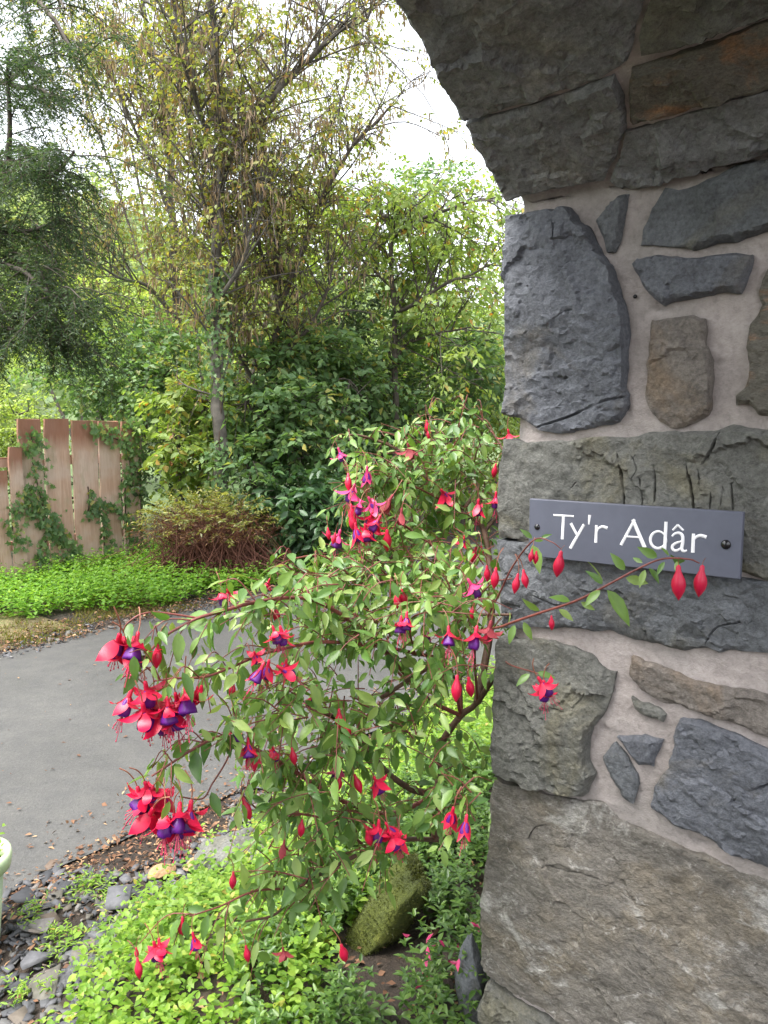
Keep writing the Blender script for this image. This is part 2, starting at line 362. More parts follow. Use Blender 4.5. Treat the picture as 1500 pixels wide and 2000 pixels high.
strip('road', vs, np.linspace(0, 1, 14), lambda x, y, s: .006 + .012 * np.sin(math.pi * np.clip((s - 2.4) / 2.7, 0, 1)), M['asphalt'], 'smooth damp grey tarmac lane', near_e, far_e)
strip('verge', np.arange(-2.5, 3.2, .05), np.linspace(0, 1, 16), lambda x, y, s: gz(x, y) + .012, M['verge'], 'mossy yellow brown verge beside the lane',
      lambda v: 5.16 + n1(v + 9, 2.2, .12) + .25 * (v > 2.6), lambda v: 6.1 + n1(v + 3, 2, .15))

# ------------------------------------------------------------------ stone archway (jamb, segmental vault, facade)
S0, DJ, ZS, RA, TH0 = .691, 1.3, 1.945, 1.6, rad(37)
SPAN = 2 * RA * math.sin(TH0); HARC = 2 * RA * TH0; S_IN = -.14
def prof(h):
    """arc length -> (u, z, normal u, normal z) of the passage surface"""
    h = np.asarray(h, float); th = TH0 - np.clip(h - ZS, 0, HARC) / RA
    u = RA * (math.sin(TH0) - np.sin(th)); z = ZS + RA * (np.cos(th) - math.cos(TH0))
    nu, nz = np.sin(th), -np.cos(th); j = h < ZS; k = h > ZS + HARC
    z = np.where(j, h, np.where(k, ZS - (h - ZS - HARC), z)); u = np.where(j, 0, np.where(k, SPAN, u))
    nu = np.where(j, 1.0, np.where(k, -1.0, nu)); nz = np.where(j | k, 0, nz); return u, z, nu, nz
def passage(a, b, h):
    u, z, nu, nz = prof(b); return np.stack([a, u + nu * h, z + nz * h], -1)
def facade(a, b, h): return np.stack([S0 - .03 + h, a, b], -1)
def px_sh(px, py):
    r = at(px, py, 1.0) - CAM; ds, du, dz = r @ D, r @ N, r[2]
    t = -DJ / du; z = CAM[2] + t * dz
    if z <= ZS: return t * ds, z
    uc, zc = RA * math.sin(TH0), ZS - RA * math.cos(TH0); ou, oz = DJ - uc, CAM[2] - zc
    A, B, C = du * du + dz * dz, 2 * (ou * du + oz * dz), ou * ou + oz * oz - RA * RA
    t = (-B + math.sqrt(B * B - 4 * A * C)) / (2 * A); u = DJ + t * du
    return t * ds, ZS + RA * (TH0 - math.asin(max(-1, min(1, math.sin(TH0) - u / RA))))
arch = thing('stone_archway', 'rubble stone archway with pale mortar joints', 'archway', loc=-N * DJ, rotz=math.atan2(D[1], D[0]))

def stone(poly, mapf, mt, proud=.018, step=.008, relief=.006, facet=.10, seed=0, edge=.005, depth=.09, dip=.0085, rough_edge=.0045, name='stone', gouge=(), grow_=1.0):
    r = np.random.default_rng(seed); P = np.asarray(poly, float)
    if grow_ != 1: P = P.mean(0) + (P - P.mean(0)) * grow_
    area = .5 * np.sum(P[:, 0] * np.roll(P[:, 1], -1) - P[:, 1] * np.roll(P[:, 0], -1))
    if area < 0: P = P[::-1]
    out = []
    for i in range(len(P)):
        a, b = P[i], P[(i + 1) % len(P)]; n = max(1, int(np.linalg.norm(b - a) / step)); t = np.arange(n)[:, None] / n; out.append(a + (b - a) * t)
    O = np.concatenate(out); c = O.mean(0)
    O = O + rough_edge * np.stack([fbm(np.c_[O * 34, np.full(len(O), seed * 3.1)], 3), fbm(np.c_[O * 34, np.full(len(O), seed * 3.1 + 50)], 3)], -1)
    lo, hi = O.min(0), O.max(0); gx_, gy_ = np.meshgrid(np.arange(lo[0], hi[0], step), np.arange(lo[1], hi[1], step * .9))
    G = np.stack([gx_.ravel(), gy_.ravel()], -1) + r.uniform(-.25, .25, (gx_.size, 2)) * step
    a = O; b = np.roll(O, -1, 0)
    cr = np.zeros(len(G), bool); dm = np.full(len(G), 9.0)
    for p0, p1 in zip(a, b):
        cnd = (p0[1] > G[:, 1]) != (p1[1] > G[:, 1])
        if cnd.any():
            xi = (p1[0] - p0[0]) * (G[:, 1] - p0[1]) / (p1[1] - p0[1] + 1e-12) + p0[0]; cr ^= cnd & (G[:, 0] < xi)
        dm = np.minimum(dm, np.hypot(G[:, 0] - p0[0], G[:, 1] - p0[1]))
    G = G[cr & (dm > step * .6)]; n = len(O); GL = []
    for line, gw, gd in gouge:
        L_ = catmull(np.array([px_sh(*q_) for q_ in line]), max(3, int(40 / len(line)))); T_ = np.gradient(L_, axis=0); T_ = T_ / np.linalg.norm(T_, axis=1, keepdims=True); N_ = np.stack([-T_[:, 1], T_[:, 0]], -1)
        wv = gw * (.55 + .45 * np.sin(np.linspace(.15, 2.9, len(L_)))) * r.uniform(.7, 1.2, len(L_)); dd = np.full(len(G), 9.0)
        for q_ in L_: dd = np.minimum(dd, np.hypot(G[:, 0] - q_[0], G[:, 1] - q_[1]))
        G = np.concatenate([G[dd > gw * 1.3], L_, L_ + N_ * wv[:, None], L_ - N_ * wv[:, None]]); GL.append((L_, gd))
    pts = np.concatenate([O, G])
    vv, ee, ff, *_ = delaunay_2d_cdt([Vector(p) for p in pts], [(i, (i + 1) % n) for i in range(n)], [], 1, 1e-6)
    Q = np.array([(p.x, p.y) for p in vv]); F = [tuple(f) for f in ff if len(f) >= 3]
    d = np.full(len(Q), 9.0)
    for p0, p1 in zip(a, b):
        e = p1 - p0; t = np.clip(((Q - p0) @ e) / (e @ e + 1e-12), 0, 1); d = np.minimum(d, np.linalg.norm(Q - p0 - t[:, None] * e, axis=1))
    q3 = np.c_[Q * 1.0, np.full(len(Q), seed * 7.7)]
    size = np.linalg.norm(hi - lo); K = 6
    h = np.full(len(Q), 9.0)
    for k in range(K):
        pk = lo + (hi - lo) * r.uniform(.1, .9, 2); gk = r.normal(0, facet, 2)
        h = np.minimum(h, .006 * r.uniform(-1, 1) + (Q - pk) @ gk)
    h = np.clip(h - np.median(h), -.014, .006) * min(1, size / .25)
    ang = r.uniform(-.5, .5); ca, sa = math.cos(ang), math.sin(ang)
    wq = Q + .012 * np.stack([fbm(q3 * 22, 3), fbm(q3 * 22 + 40, 3)], -1)
    wq = np.stack([wq[:, 0] * ca + wq[:, 1] * sa, -wq[:, 0] * sa + wq[:, 1] * ca], -1)
    def cleft(cell, asp, amp, tilt):          # split faces: every cell its own small cleavage plane
        g2 = wq / np.array([cell * asp, cell]); c0 = np.floor(g2); best = np.full(len(g2), 9.0); val = np.zeros(len(g2))
        for dx in (-1, 0, 1):
            for dy in (-1, 0, 1):
                ci = c0 + [dx, dy]; kx, ky = ci[:, 0].astype(int), ci[:, 1].astype(int); sd_ = np.full(len(kx), seed * 13, int)
                px_ = ci + .5 + .45 * np.stack([_h(kx, ky, sd_), _h(kx, ky, sd_ + 1)], -1); dd = ((g2 - px_) ** 2).sum(1)
                v_ = amp * _h(kx, ky, sd_ + 2) + tilt * cell * ((g2 - px_) * np.stack([_h(kx, ky, sd_ + 3), _h(kx, ky, sd_ + 4)], -1)).sum(1)
                k_ = dd < best; val = np.where(k_, v_, val); best = np.where(k_, dd, best)
        return val
    rel = relief / .008
    h = h + rel * (cleft(.085, 1.6, .0026, .10) + cleft(.030, 1.5, .0014, .14) + cleft(.014, 1.3, .0008, .16)) + relief * .35 * fbm(q3 * 12, 4) + relief * .16 * fbm(q3 * 90, 3)
    ed = edge * (1 + .7 * fbm(q3 * 20, 2)); fall = np.clip(d / np.maximum(ed, .0015), 0, 1) ** .8
    lip = dip + .003 * fbm(q3 * 11, 2) + .003 * fbm(q3 * 60, 2)
    H = lip + np.maximum(proud - lip + h, .002) * fall
    for L_, gd in GL:
        dd = np.full(len(Q), 9.0)
        for q_ in L_: dd = np.minimum(dd, np.hypot(Q[:, 0] - q_[0], Q[:, 1] - q_[1]))
        H = H - gd * (dd < .0006) * np.clip(.55 + .8 * fbm(q3 * 45, 2), .05, 1.2)
    top = mapf(Q[:, 0], Q[:, 1], H)
    bot = mapf(O[:, 0], O[:, 1], np.full(n, -depth)); nq = len(Q)
    side = [(nq + i, nq + n + i, nq + n + (i + 1) % n, nq + (i + 1) % n) for i in range(n)]
    me = mesh('stone', np.concatenate([top, top[:n], bot]), F + side, mt, True); me.set_sharp_from_angle(angle=rad(24))
    return obj('stone', me, arch)

R_ = 1620
jamb = [  # outline in the photograph, projected on to the wall; material, proud
 ([(992,424),(1050,414),(1120,406),(1137,430),(1160,450),(1181,496),(1199,516),(1215,566),(1229,625),(1230,672),(1228,730),(1233,788),(1208,827),(1172,833),(1100,847),(1060,840),(1036,819),(990,807),(989,700),(991,600),(989,548),(984,540),(988,532),(991,480)], 'blue', 0.026, .009),
 ([(1168,436),(1196,402),(1214,386),(1232,386),(1224,432),(1206,494),(1192,494),(1182,462)], 'dark', 0.020, .004),
 ([(1262,480),(1267,448),(1282,412),(1306,376),(1360,368),(1408,346),(1438,328),(1500,316),(R_,296),(R_,432),(1500,452),(1450,466),(1399,475),(1360,484),(1318,482)], 'dark', 0.020, .006),
 ([(1240,522),(1249,510),(1294,502),(1360,508),(1420,499),(1468,502),(1463,530),(1448,569),(1429,569),(1345,587),(1303,598),(1279,580),(1258,550)], 'blue', 0.025, .005),
 ([(1279,628),(1330,622),(1379,624),(1382,670),(1391,712),(1395,738),(1391,790),(1384,812),(1345,827),(1312,833),(1282,808),(1265,772),(1269,715),(1273,670)], 'brown', 0.017, .006),
 ([(1506,524),(1487,568),(1490,596),(1468,634),(1456,679),(1465,721),(1456,760),(1440,774),(1442,792),(1468,786),(1484,809),(1510,813),(R_,815),(R_,505)], 'rust', 0.019, .007),
 ([(986,861),(1052,861),(1140,857),(1212,851),(1300,847),(1360,843),(1432,833),(1500,836),(R_,836),(R_,1150),(1452,1120),(1200,1076),(1060,1052),(979,1050),(977,990),(980,910)], 'green', 0.017, .007),
 ([(978,1055),(1060,1058),(1200,1082),(1452,1127),(R_,1158),(R_,1292),(1500,1273),(1420,1268),(1340,1264),(1300,1254),(1244,1246),(1196,1229),(1140,1227),(1036,1224),(984,1226),(981,1150)], 'dark', 0.021, .009),
 ([(974,1242),(1060,1248),(1124,1259),(1156,1275),(1177,1299),(1208,1311),(1200,1362),(1176,1402),(1157,1438),(1154,1474),(1166,1508),(1154,1548),(1124,1553),(1052,1537),(996,1519),(969,1506),(966,1430),(970,1330)], 'green', 0.022, .009),
 ([(1238,1284),(1262,1290),(1300,1298),(1360,1326),(1500,1356),(R_,1386),(R_,1468),(1500,1436),(1420,1404),(1320,1375),(1262,1348),(1240,1318)], 'brown', 0.014, .006),
 ([(1212,1436),(1260,1432),(1295,1442),(1281,1492),(1252,1491),(1232,1466)], 'blue', 0.016, .003),
 ([(1236,1361),(1268,1371),(1302,1392),(1298,1408),(1272,1396),(1244,1380)], 'green', 0.015, .003),
 ([(1204,1450),(1184,1475),(1196,1511),(1220,1552),(1240,1565),(1250,1531),(1246,1510),(1224,1474)], 'dark', 0.017, .003),
 ([(1332,1406),(1372,1406),(1440,1438),(1500,1466),(R_,1506),(R_,1740),(1500,1683),(1420,1655),(1372,1623),(1320,1603),(1280,1571),(1288,1530),(1312,1498),(1320,1458)], 'blue', 0.022, .008),
 ([(967,1513),(996,1527),(1084,1551),(1180,1567),(1212,1599),(1292,1631),(1320,1643),(1376,1667),(1432,1695),(1500,1716),(1660,1790),(1660,2040),(1300,2060),(1112,1990),(1060,1962),(962,1903),(943,1876),(945,1800),(948,1720),(955,1650),(961,1590)], 'lichen', 0.021, .0055),
 ([(958,1912),(1056,1972),(1108,2000),(1300,2075),(1660,2060),(1660,2500),(940,2500),(936,2200),(942,1950)], 'green', 0.022, .010),
]
soff = [
 ([(990,389),(1060,366),(1150,350),(1182,344),(1204,300),(1222,244),(1222,180),(1204,138),(1130,166),(1030,199),(950,226),(912,238),(938,286),(965,338)], 'soffit', .016, .011),
 ([(905,226),(950,218),(1030,191),(1165,149),(1226,116),(1240,60),(1260,0),(1274,-90),(722,-90),(782,0),(806,40),(840,96),(874,164)], 'soffit', .015, .011),
 ([(1236,126),(1330,96),(1500,38),(R_,-4),(R_,122),(1500,164),(1400,192),(1230,240),(1230,190)], 'rust', .013, .012),
 ([(1228,250),(1400,200),(1500,172),(R_,132),(R_,258),(1500,292),(1400,316),(1328,338),(1245,372),(1216,358),(1196,346),(1212,300)], 'soffit', .015, .013),
 ([(1254,100),(1250,64),(1268,0),(1284,-90),(R_,-200),(R_,-16),(1500,26),(1330,84)], 'green', .013, .011),
]
GOU = {0: [([(1056, 834), (1100, 820), (1150, 800), (1190, 784), (1224, 776)], .004, .012), ([(1090, 434), (1096, 450), (1097, 482)], .0016, .006), ([(1100, 625), (1120, 612), (1130, 610)], .003, .006)],
 6: [([(1213, 885), (1216, 910), (1222, 950), (1224, 982)], .0035, .010), ([(1256, 935), (1260, 982)], .0022, .007), ([(1280, 896), (1286, 925), (1286, 975)], .003, .008), ([(1347, 910), (1355, 945), (1362, 992)], .003, .009), ([(1370, 918), (1374, 952)], .0018, .005),
     ([(1418, 955), (1414, 982)], .0025, .006), ([(1434, 945), (1438, 992)], .0028, .009), ([(1378, 904), (1396, 880), (1410, 848)], .0035, .009), ([(1240, 890), (1250, 915), (1240, 935)], .0018, .004), ([(1395, 965), (1392, 990)], .002, .005), ([(1122, 950), (1128, 942)], .003, .004)],
 7: [([(1384, 1250), (1405, 1222), (1445, 1212)], .003, .007), ([(1264, 1246), (1267, 1232)], .0015, .004), ([(1050, 1160), (1085, 1176), (1110, 1180)], .004, .006)],
 8: [([(1090, 1378), (1120, 1384), (1150, 1350)], .004, .007), ([(1000, 1330), (1020, 1350), (1016, 1390)], .003, .004)],
 13: [([(1436, 1556), (1466, 1538), (1510, 1522)], .005, .010)],
 14: [([(1068, 1678), (1100, 1690), (1150, 1698), (1190, 1712), (1240, 1750)], .003, .006), ([(1036, 1634), (1050, 1612), (1070, 1606)], .002, .005), ([(1210, 1850), (1260, 1890), (1330, 1950)], .003, .005)]}
for i, (poly, m_, pr, rel) in enumerate(jamb):
    stone([px_sh(*p) for p in poly], passage, M[m_], pr, .0055, rel, .10, 3 + i, edge=.005 if i not in (9, 14) else .003, gouge=GOU.get(i, ()), grow_=1.035 if i in (1, 2, 3, 4, 9, 10, 11, 12, 13) else 1.0)
for i, (poly, m_, pr, rel) in enumerate(soff):
    stone([px_sh(*p) for p in poly], passage, M[m_], pr, .0065, rel * .8, .07, 40 + i, edge=.003, rough_edge=.0028)
# mortar over the whole passage surface
hh = np.concatenate([np.arange(-.15, ZS - .001, .009), [ZS - .0005, ZS + .0005], np.arange(ZS + .006, ZS + .62, .009), np.arange(ZS + .64, 2 * ZS + HARC + .1, .03)])
ss_ = np.arange(S_IN, S0 - .012, .009); SS, HH = np.meshgrid(ss_, hh); q3 = np.stack([SS, HH, 0 * SS], -1).reshape(-1, 3)
hm = .0028 + .0035 * fbm(q3 * 9, 3) + .0016 * fbm(q3 * [30, 70, 1], 3) + .0012 * fbm(q3 * 120, 2) - .018 * smooth((SS.ravel() - (S0 - .05)) / .04)
nh = vnoise(q3 * 55 + 3.3); hm -= .010 * smooth((nh - .74) / .1)
pv = passage(SS.ravel(), HH.ravel(), hm); k = np.arange(SS.size).reshape(SS.shape)
q = np.stack([k[:-1, :-1], k[:-1, 1:], k[1:, 1:], k[1:, :-1]], -1).reshape(-1, 4)
obj('mortar', mesh('mortar', pv, q, M['mortar'], True), arch)
# solid core behind the facing, facade mortar recessed behind the quoins
hc = np.concatenate([[-.15, ZS], np.linspace(ZS + .02, ZS + HARC - .02, 30), [ZS + HARC, 2 * ZS + HARC + .15]])
u, z, nu, nz = prof(hc); inner = np.stack([u - nu * .03, z - nz * .03], -1)
outer = [(-1.6, -.15), (-1.6, ZS)] + [(-1.6 + (SPAN + 3.2) * t, 3.1) for t in np.linspace(0, 1, 30)] + [(SPAN + 1.6, ZS), (SPAN + 1.6, -.15)]
nI = len(inner); a_ = np.array(inner); b_ = np.array(outer); VV = []
for s in (S_IN, S0 - .03):
    VV += [np.c_[np.full(nI, s), a_], np.c_[np.full(nI, s), b_]]
VV = np.concatenate(VV); F = []
for i in range(nI - 1):
    F += [(i, nI + i, nI + i + 1, i + 1), (2 * nI + i, 2 * nI + i + 1, 3 * nI + i + 1, 3 * nI + i), (i, i + 1, 2 * nI + i + 1, 2 * nI + i), (nI + i, 3 * nI + i, 3 * nI + i + 1, nI + i + 1)]
obj('wall_core', mesh('wall_core', VV, F, M['mortar']), arch)
# plainer coursed stones: rest of the vault, far jamb, and the outer face beside the opening
def course(mapf, a0, a1, b0, b1, hgt, wid, step, mats, seed, ok=lambda a, b, c, d: True):
    r = np.random.default_rng(seed); b = b0
    while b < b1 - .05:
        hgt_ = min(hgt * r.uniform(.7, 1.3), b1 - b); a = a0
        if b1 - b - hgt_ < .06: hgt_ = b1 - b
        while a < a1 - .02:
            w_ = wid * r.uniform(.6, 1.5)
            if a1 - a - w_ < .10: w_ = a1 - a
            if ok(a, b, a + w_, b + hgt_):
                g_ = .009; j = lambda: r.uniform(-.012, .012)
                stone([(a + g_ + j(), b + g_ + j()), (a + w_ * .5, b + g_ + j()), (a + w_ - g_ + j(), b + g_ + j()), (a + w_ - g_ + j(), b + hgt_ - g_ + j()), (a + w_ * .5, b + hgt_ - g_ + j()), (a + g_ + j(), b + hgt_ - g_ + j())],
                      mapf, M[mats[r.integers(len(mats))]], .02, step, .007, .08, int(r.integers(1000)) + 100)
            a += w_
        b += hgt_
course(passage, S_IN, S0, ZS + .64, ZS + HARC, .22, .5, .03, ['soffit', 'green'], 5)
course(passage, S_IN, S0, ZS + HARC, 2 * ZS + HARC, .28, .5, .03, ['blue', 'green', 'dark'], 6)
course(passage, S_IN, .03, .02, ZS, .3, .25, .03, ['blue', 'green', 'dark'], 7)
course(facade, -1.55, -.14, 0, 3.05, .30, .5, .035, ['blue', 'green', 'dark', 'brown'], 8)
course(facade, SPAN + .12, SPAN + 1.55, 0, 3.05, .30, .5, .035, ['blue', 'green', 'dark', 'brown'], 9)
course(facade, -.13, SPAN + .11, 2.42, 3.05, .3, .45, .035, ['blue', 'green', 'dark'], 10)

# ------------------------------------------------------------------ house sign
def px_plane(px, py, u0):
    r = at(px, py, 1.0) - CAM; t = (u0 - DJ) / (r @ N); return t * (r @ D), CAM[2] + t * r[2]
SU = .047; ST = .012
cs = [px_plane(*p, SU) for p in [(1034, 974.8), (1453.2, 1000), (1443.2, 1132), (1032, 1085.2)]]
sl, sr = (cs[0][0] + cs[3][0]) / 2, (cs[1][0] + cs[2][0]) / 2; zt, zb = (cs[0][1] + cs[1][1]) / 2, (cs[2][1] + cs[3][1]) / 2
sign = thing('house_sign', 'rectangular grey slate house sign with white carved lettering', 'sign', loc=-N * DJ, rotz=math.atan2(D[1], D[0]))
def L2(s, u, z): return np.array([s, u, z])
def bev_box(s0, s1, u0, u1, z0, z1, b):
    v = []; 
    for (u, k) in ((u0, 0), (u1 - b, 0), (u1, b)):
        v += [(s0 + k, u, z0 + k), (s1 - k, u, z0 + k), (s1 - k, u, z1 - k), (s0 + k, u, z1 - k)]
    f = [(0, 1, 2, 3)]
    for r in (0, 1):
        for i in range(4): f.append((4 * r + i, 4 * r + (i + 1) % 4, 4 * r + 4 + (i + 1) % 4, 4 * r + 4 + i))
    f.append((11, 10, 9, 8)); return v, f
v_, f_ = bev_box(sr, sl, SU - ST, SU, zb, zt, .0012); obj('panel', mesh('panel', v_, f_, M['sign']), sign)
def cpx(x, y): return px_plane(1020 + x / 3.261, 960 + y / 3.261, SU)
def ridge(paths, width_list, proud=.0009):
    G = Geo()
    for path, wds in zip(paths, width_list):
        P = np.array([cpx(*p) for p in path]); n = len(P)
        wd = np.interp(np.linspace(0, 1, n), np.linspace(0, 1, len(wds)), wds) * .86 / 3.261 * (1.26 / 1500)
        T = np.gradient(P, axis=0); T = T / np.linalg.norm(T, axis=1, keepdims=True); Nn = np.stack([-T[:, 1], T[:, 0]], -1)
        A = P + Nn * wd[:, None] / 2; B = P - Nn * wd[:, None] / 2
        rows = [np.c_[A[:, 0], np.full(n, SU - .0004), A[:, 1]], np.c_[A[:, 0] * .93 + P[:, 0] * .07, np.full(n, SU + .0003), A[:, 1] * .93 + P[:, 1] * .07], np.c_[P[:, 0], np.full(n, SU + proud), P[:, 1]],
                np.c_[B[:, 0] * .93 + P[:, 0] * .07, np.full(n, SU + .0003), B[:, 1] * .93 + P[:, 1] * .07], np.c_[B[:, 0], np.full(n, SU - .0004), B[:, 1]]]
        v = np.concatenate(rows); k = np.arange(5 * n).reshape(5, n)
        q = np.stack([k[:-1, :-1], k[:-1, 1:], k[1:, 1:], k[1:, :-1]], -1).reshape(-1, 4); G.add(v, q)
        G.add(v, np.array([(k[0, e], k[1, e], k[2, e]) for e in (0, -1)] + [(k[2, e], k[3, e], k[4, e]) for e in (0, -1)]))
    return G.get()
def cv(pts, per=5): return [tuple(p) for p in catmull(np.array(pts, float), per)]
ell = [(866 + 50 * math.cos(t), 308 + 54 * math.sin(t)) for t in np.linspace(-.9, 2 * math.pi - .75, 30)]
letters = [
 ([[(199, 150), (264, 154), (329, 158)], [(263, 156), (255, 304)]], [[17, 15, 17], [25, 25]]),
 ([[(309, 202), (353, 284)], [(394, 209), (306, 362)]], [[25, 19], [22, 26]]),
 ([[(430, 149), (424, 210)]], [[25, 12]]),
 ([[(473, 214), (468, 326)], cv([(473, 262), (485, 237), (510, 224), (543, 233)])], [[22, 25], [10, 20, 24]]),
 ([[(716, 178), (629, 341)], [(704, 178), (780, 357)], [(662, 287), (752, 292)]], [[20, 24], [27, 31], [15, 15]]),
 ([[(916, 192), (907, 372)], ell], [[25, 25], [14, 22, 22, 14]]),
 ([cv([(954, 285), (972, 268), (1000, 264), (1020, 282), (1022, 320), (1016, 366), (1030, 380), (1050, 374)]), cv([(1020, 316), (985, 326), (958, 344), (958, 366), (980, 377), (1016, 358)])], [[14, 18, 24, 25, 22, 12], [14, 20, 22, 14]]),
 ([[(1091, 268), (1086, 389)], cv([(1090, 318), (1104, 293), (1134, 280), (1174, 291)])], [[24, 27], [10, 22, 26]]),
]
for i, (pths, wds) in enumerate(letters):
    v_, f_ = ridge(pths, wds); lo_ = obj('letter', mesh('letter', v_, f_, M['letter']), sign)
    if i == 6:
        v_, f_ = ridge([[(958, 246), (992, 212)], [(990, 212), (1027, 249)]], [[14, 18], [18, 14]]); obj('accent', mesh('accent', v_, f_, M['letter']), lo_)
for (x, y, r_) in ((95, 226, .0058), (1297, 338, .0078)):
    c_ = cpx(x, y); G = Geo(); rings = []
    for t in np.linspace(0, math.pi / 2 - .05, 6):
        a = np.arange(16) * math.pi / 8; rings.append(np.stack([c_[0] + r_ * math.cos(t) * np.cos(a), np.full(16, SU - .001 + r_ * .75 * math.sin(t)), c_[1] + r_ * math.cos(t) * np.sin(a)], -1))
    v = np.concatenate(rings); k = np.arange(96).reshape(6, 16); q = np.stack([k[:-1], np.roll(k, -1, 1)[:-1], np.roll(k, -1, 1)[1:], k[1:]], -1).reshape(-1, 4)
    obj('screw', mesh('screw', v, [tuple(x) for x in q] + [tuple(k[-1])], M['screw'], True), sign)

# ------------------------------------------------------------------ wooden fence
FS = 7.15
fb = thing('wooden_fence', 'weathered reddish brown fence of wide upright boards', 'fence', loc=W(FS, 3.5, 0), rotz=math.atan2(V[1], V[0]))
def fence_x(px, py=1000):   # where a photo column meets the fence plane, along the fence
    r = at(px, py, 1.0) - CAM; t = FS / (r @ D); p = CAM + t * r; return p @ V - 3.5, p[2]
boards = [(-60, -22, 930), (-20, 13, 921), (8, 38, 873), (29, 79, 818), (81, 133, 818), (134, 186, 821), (187, 230, 822), (231, 271, 823)]
for i, (x0, x1, top) in enumerate(boards):
    a, zt_ = fence_x(x0, top); b, _ = fence_x(x1, top); th = .03; y0 = (-.02 if i in (2,) else 0) + rng.uniform(-.012, .012)
    nseg = 14; zz = np.linspace(-.1, zt_, nseg); v = []
    wob = .004 * rng.normal(size=(nseg, 2)); lean = rng.uniform(-.006, .008)
    for k, z in enumerate(zz):
        x_a, x_b = a + .013 + wob[k, 0] + lean * z / 1.6, b - .013 + wob[k, 1] + lean * z / 1.6
        if k == nseg - 1: x_a += .002
        bow = .006 * math.sin(3 * z + i)
        v += [(x_a, y0 - th + bow, z), (x_b, y0 - th + bow, z + (rng.uniform(-.012, .012) if k == nseg - 1 else 0)), (x_b, y0 + bow, z), (x_a, y0 + bow, z)]
    f = [(0, 3, 2, 1), tuple(range(4 * nseg - 4, 4 * nseg))]
    for k in range(nseg - 1):
        for j in range(4): f.append((4 * k + j, 4 * k + (j + 1) % 4, 4 * k + 4 + (j + 1) % 4, 4 * k + 4 + j))
    obj('board', mesh('board', v, f, M['wood']), fb)
a, _ = fence_x(-60); b, _ = fence_x(271)
for z in (.35, 1.15):
    v_, f_ = [], []
    v = [(a, .03, z), (b, .03, z), (b, .08, z), (a, .08, z), (a, .03, z + .09), (b, .03, z + .09), (b, .08, z + .09), (a, .08, z + .09)]
    obj('rail', mesh('rail', v, [(0, 3, 2, 1), (4, 5, 6, 7), (0, 1, 5, 4), (1, 2, 6, 5), (2, 3, 7, 6), (3, 0, 4, 7)], M['wood']), fb)

# ------------------------------------------------------------------ foliage
PAL = {
 'yellowgreen': [(0, (.15, .20, .05)), (.45, (.23, .27, .075)), (.8, (.32, .33, .10)), (.95, (.42, .32, .09)), (1, (.36, .19, .07))],
 'bright': [(0, (.17, .26, .06)), (.5, (.25, .36, .09)), (.93, (.34, .42, .12)), (.98, (.45, .28, .07)), (1, (.5, .2, .05))],
 'lime': [(0, (.28, .38, .09)), (.5, (.36, .48, .13)), (1, (.46, .55, .20))],
 'mid': [(0, (.085, .165, .065)), (.5, (.14, .245, .10)), (.92, (.21, .32, .13)), (1, (.40, .36, .11))],
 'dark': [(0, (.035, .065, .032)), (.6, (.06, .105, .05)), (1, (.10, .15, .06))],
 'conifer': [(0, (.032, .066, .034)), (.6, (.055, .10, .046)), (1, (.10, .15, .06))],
 'ivy': [(0, (.035, .085, .035)), (.6, (.065, .14, .055)), (1, (.12, .21, .08))],
 'hill_haze': [(0, (.17, .24, .13)), (.6, (.25, .33, .18)), (1, (.33, .38, .24))],  # pale greens with the haze of distance put into the colour
 'mint': [(0, (.11, .25, .03)), (.5, (.18, .36, .045)), (1, (.27, .44, .07))],
 'oregano': [(0, (0.120, 0.240, 0.026)), (.5, (0.204, 0.348, 0.042)), (.95, (0.300, 0.432, 0.066)), (1, (0.420, 0.336, 0.072))],
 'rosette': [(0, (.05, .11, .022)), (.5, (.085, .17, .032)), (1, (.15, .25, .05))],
 'fuchsia': [(0, (.072, .165, .036)), (.35, (.125, .235, .052)), (.75, (.195, .315, .075)), (1, (.30, .40, .125))],
 'variegated': [(0, (.12, .15, .03)), (.6, (.26, .27, .06)), (.9, (.40, .38, .14)), (1, (.6, .58, .4))],
 'verge_grass': [(0, (.14, .12, .03)), (.5, (.22, .18, .05)), (.8, (.20, .21, .05)), (1, (.14, .22, .05))],
 'catkin': [(0, (.22, .15, .11)), (.5, (.34, .235, .17)), (1, (.44, .35, .24))],
 'mossy': [(0, (.035, .045, .010)), (.5, (.065, .078, .014)), (1, (.115, .125, .025))],
 'brown': [(0, (.10, .045, .022)), (.6, (.20, .095, .045)), (1, (.30, .16, .08))],
}
LM = {k: leaf_mat('leaf_' + k, v, .38 if k in ('fuchsia', 'rosette', 'ivy') else .5, .5 if k not in ('fuchsia', 'rosette', 'ivy') else .36) for k, v in PAL.items()}

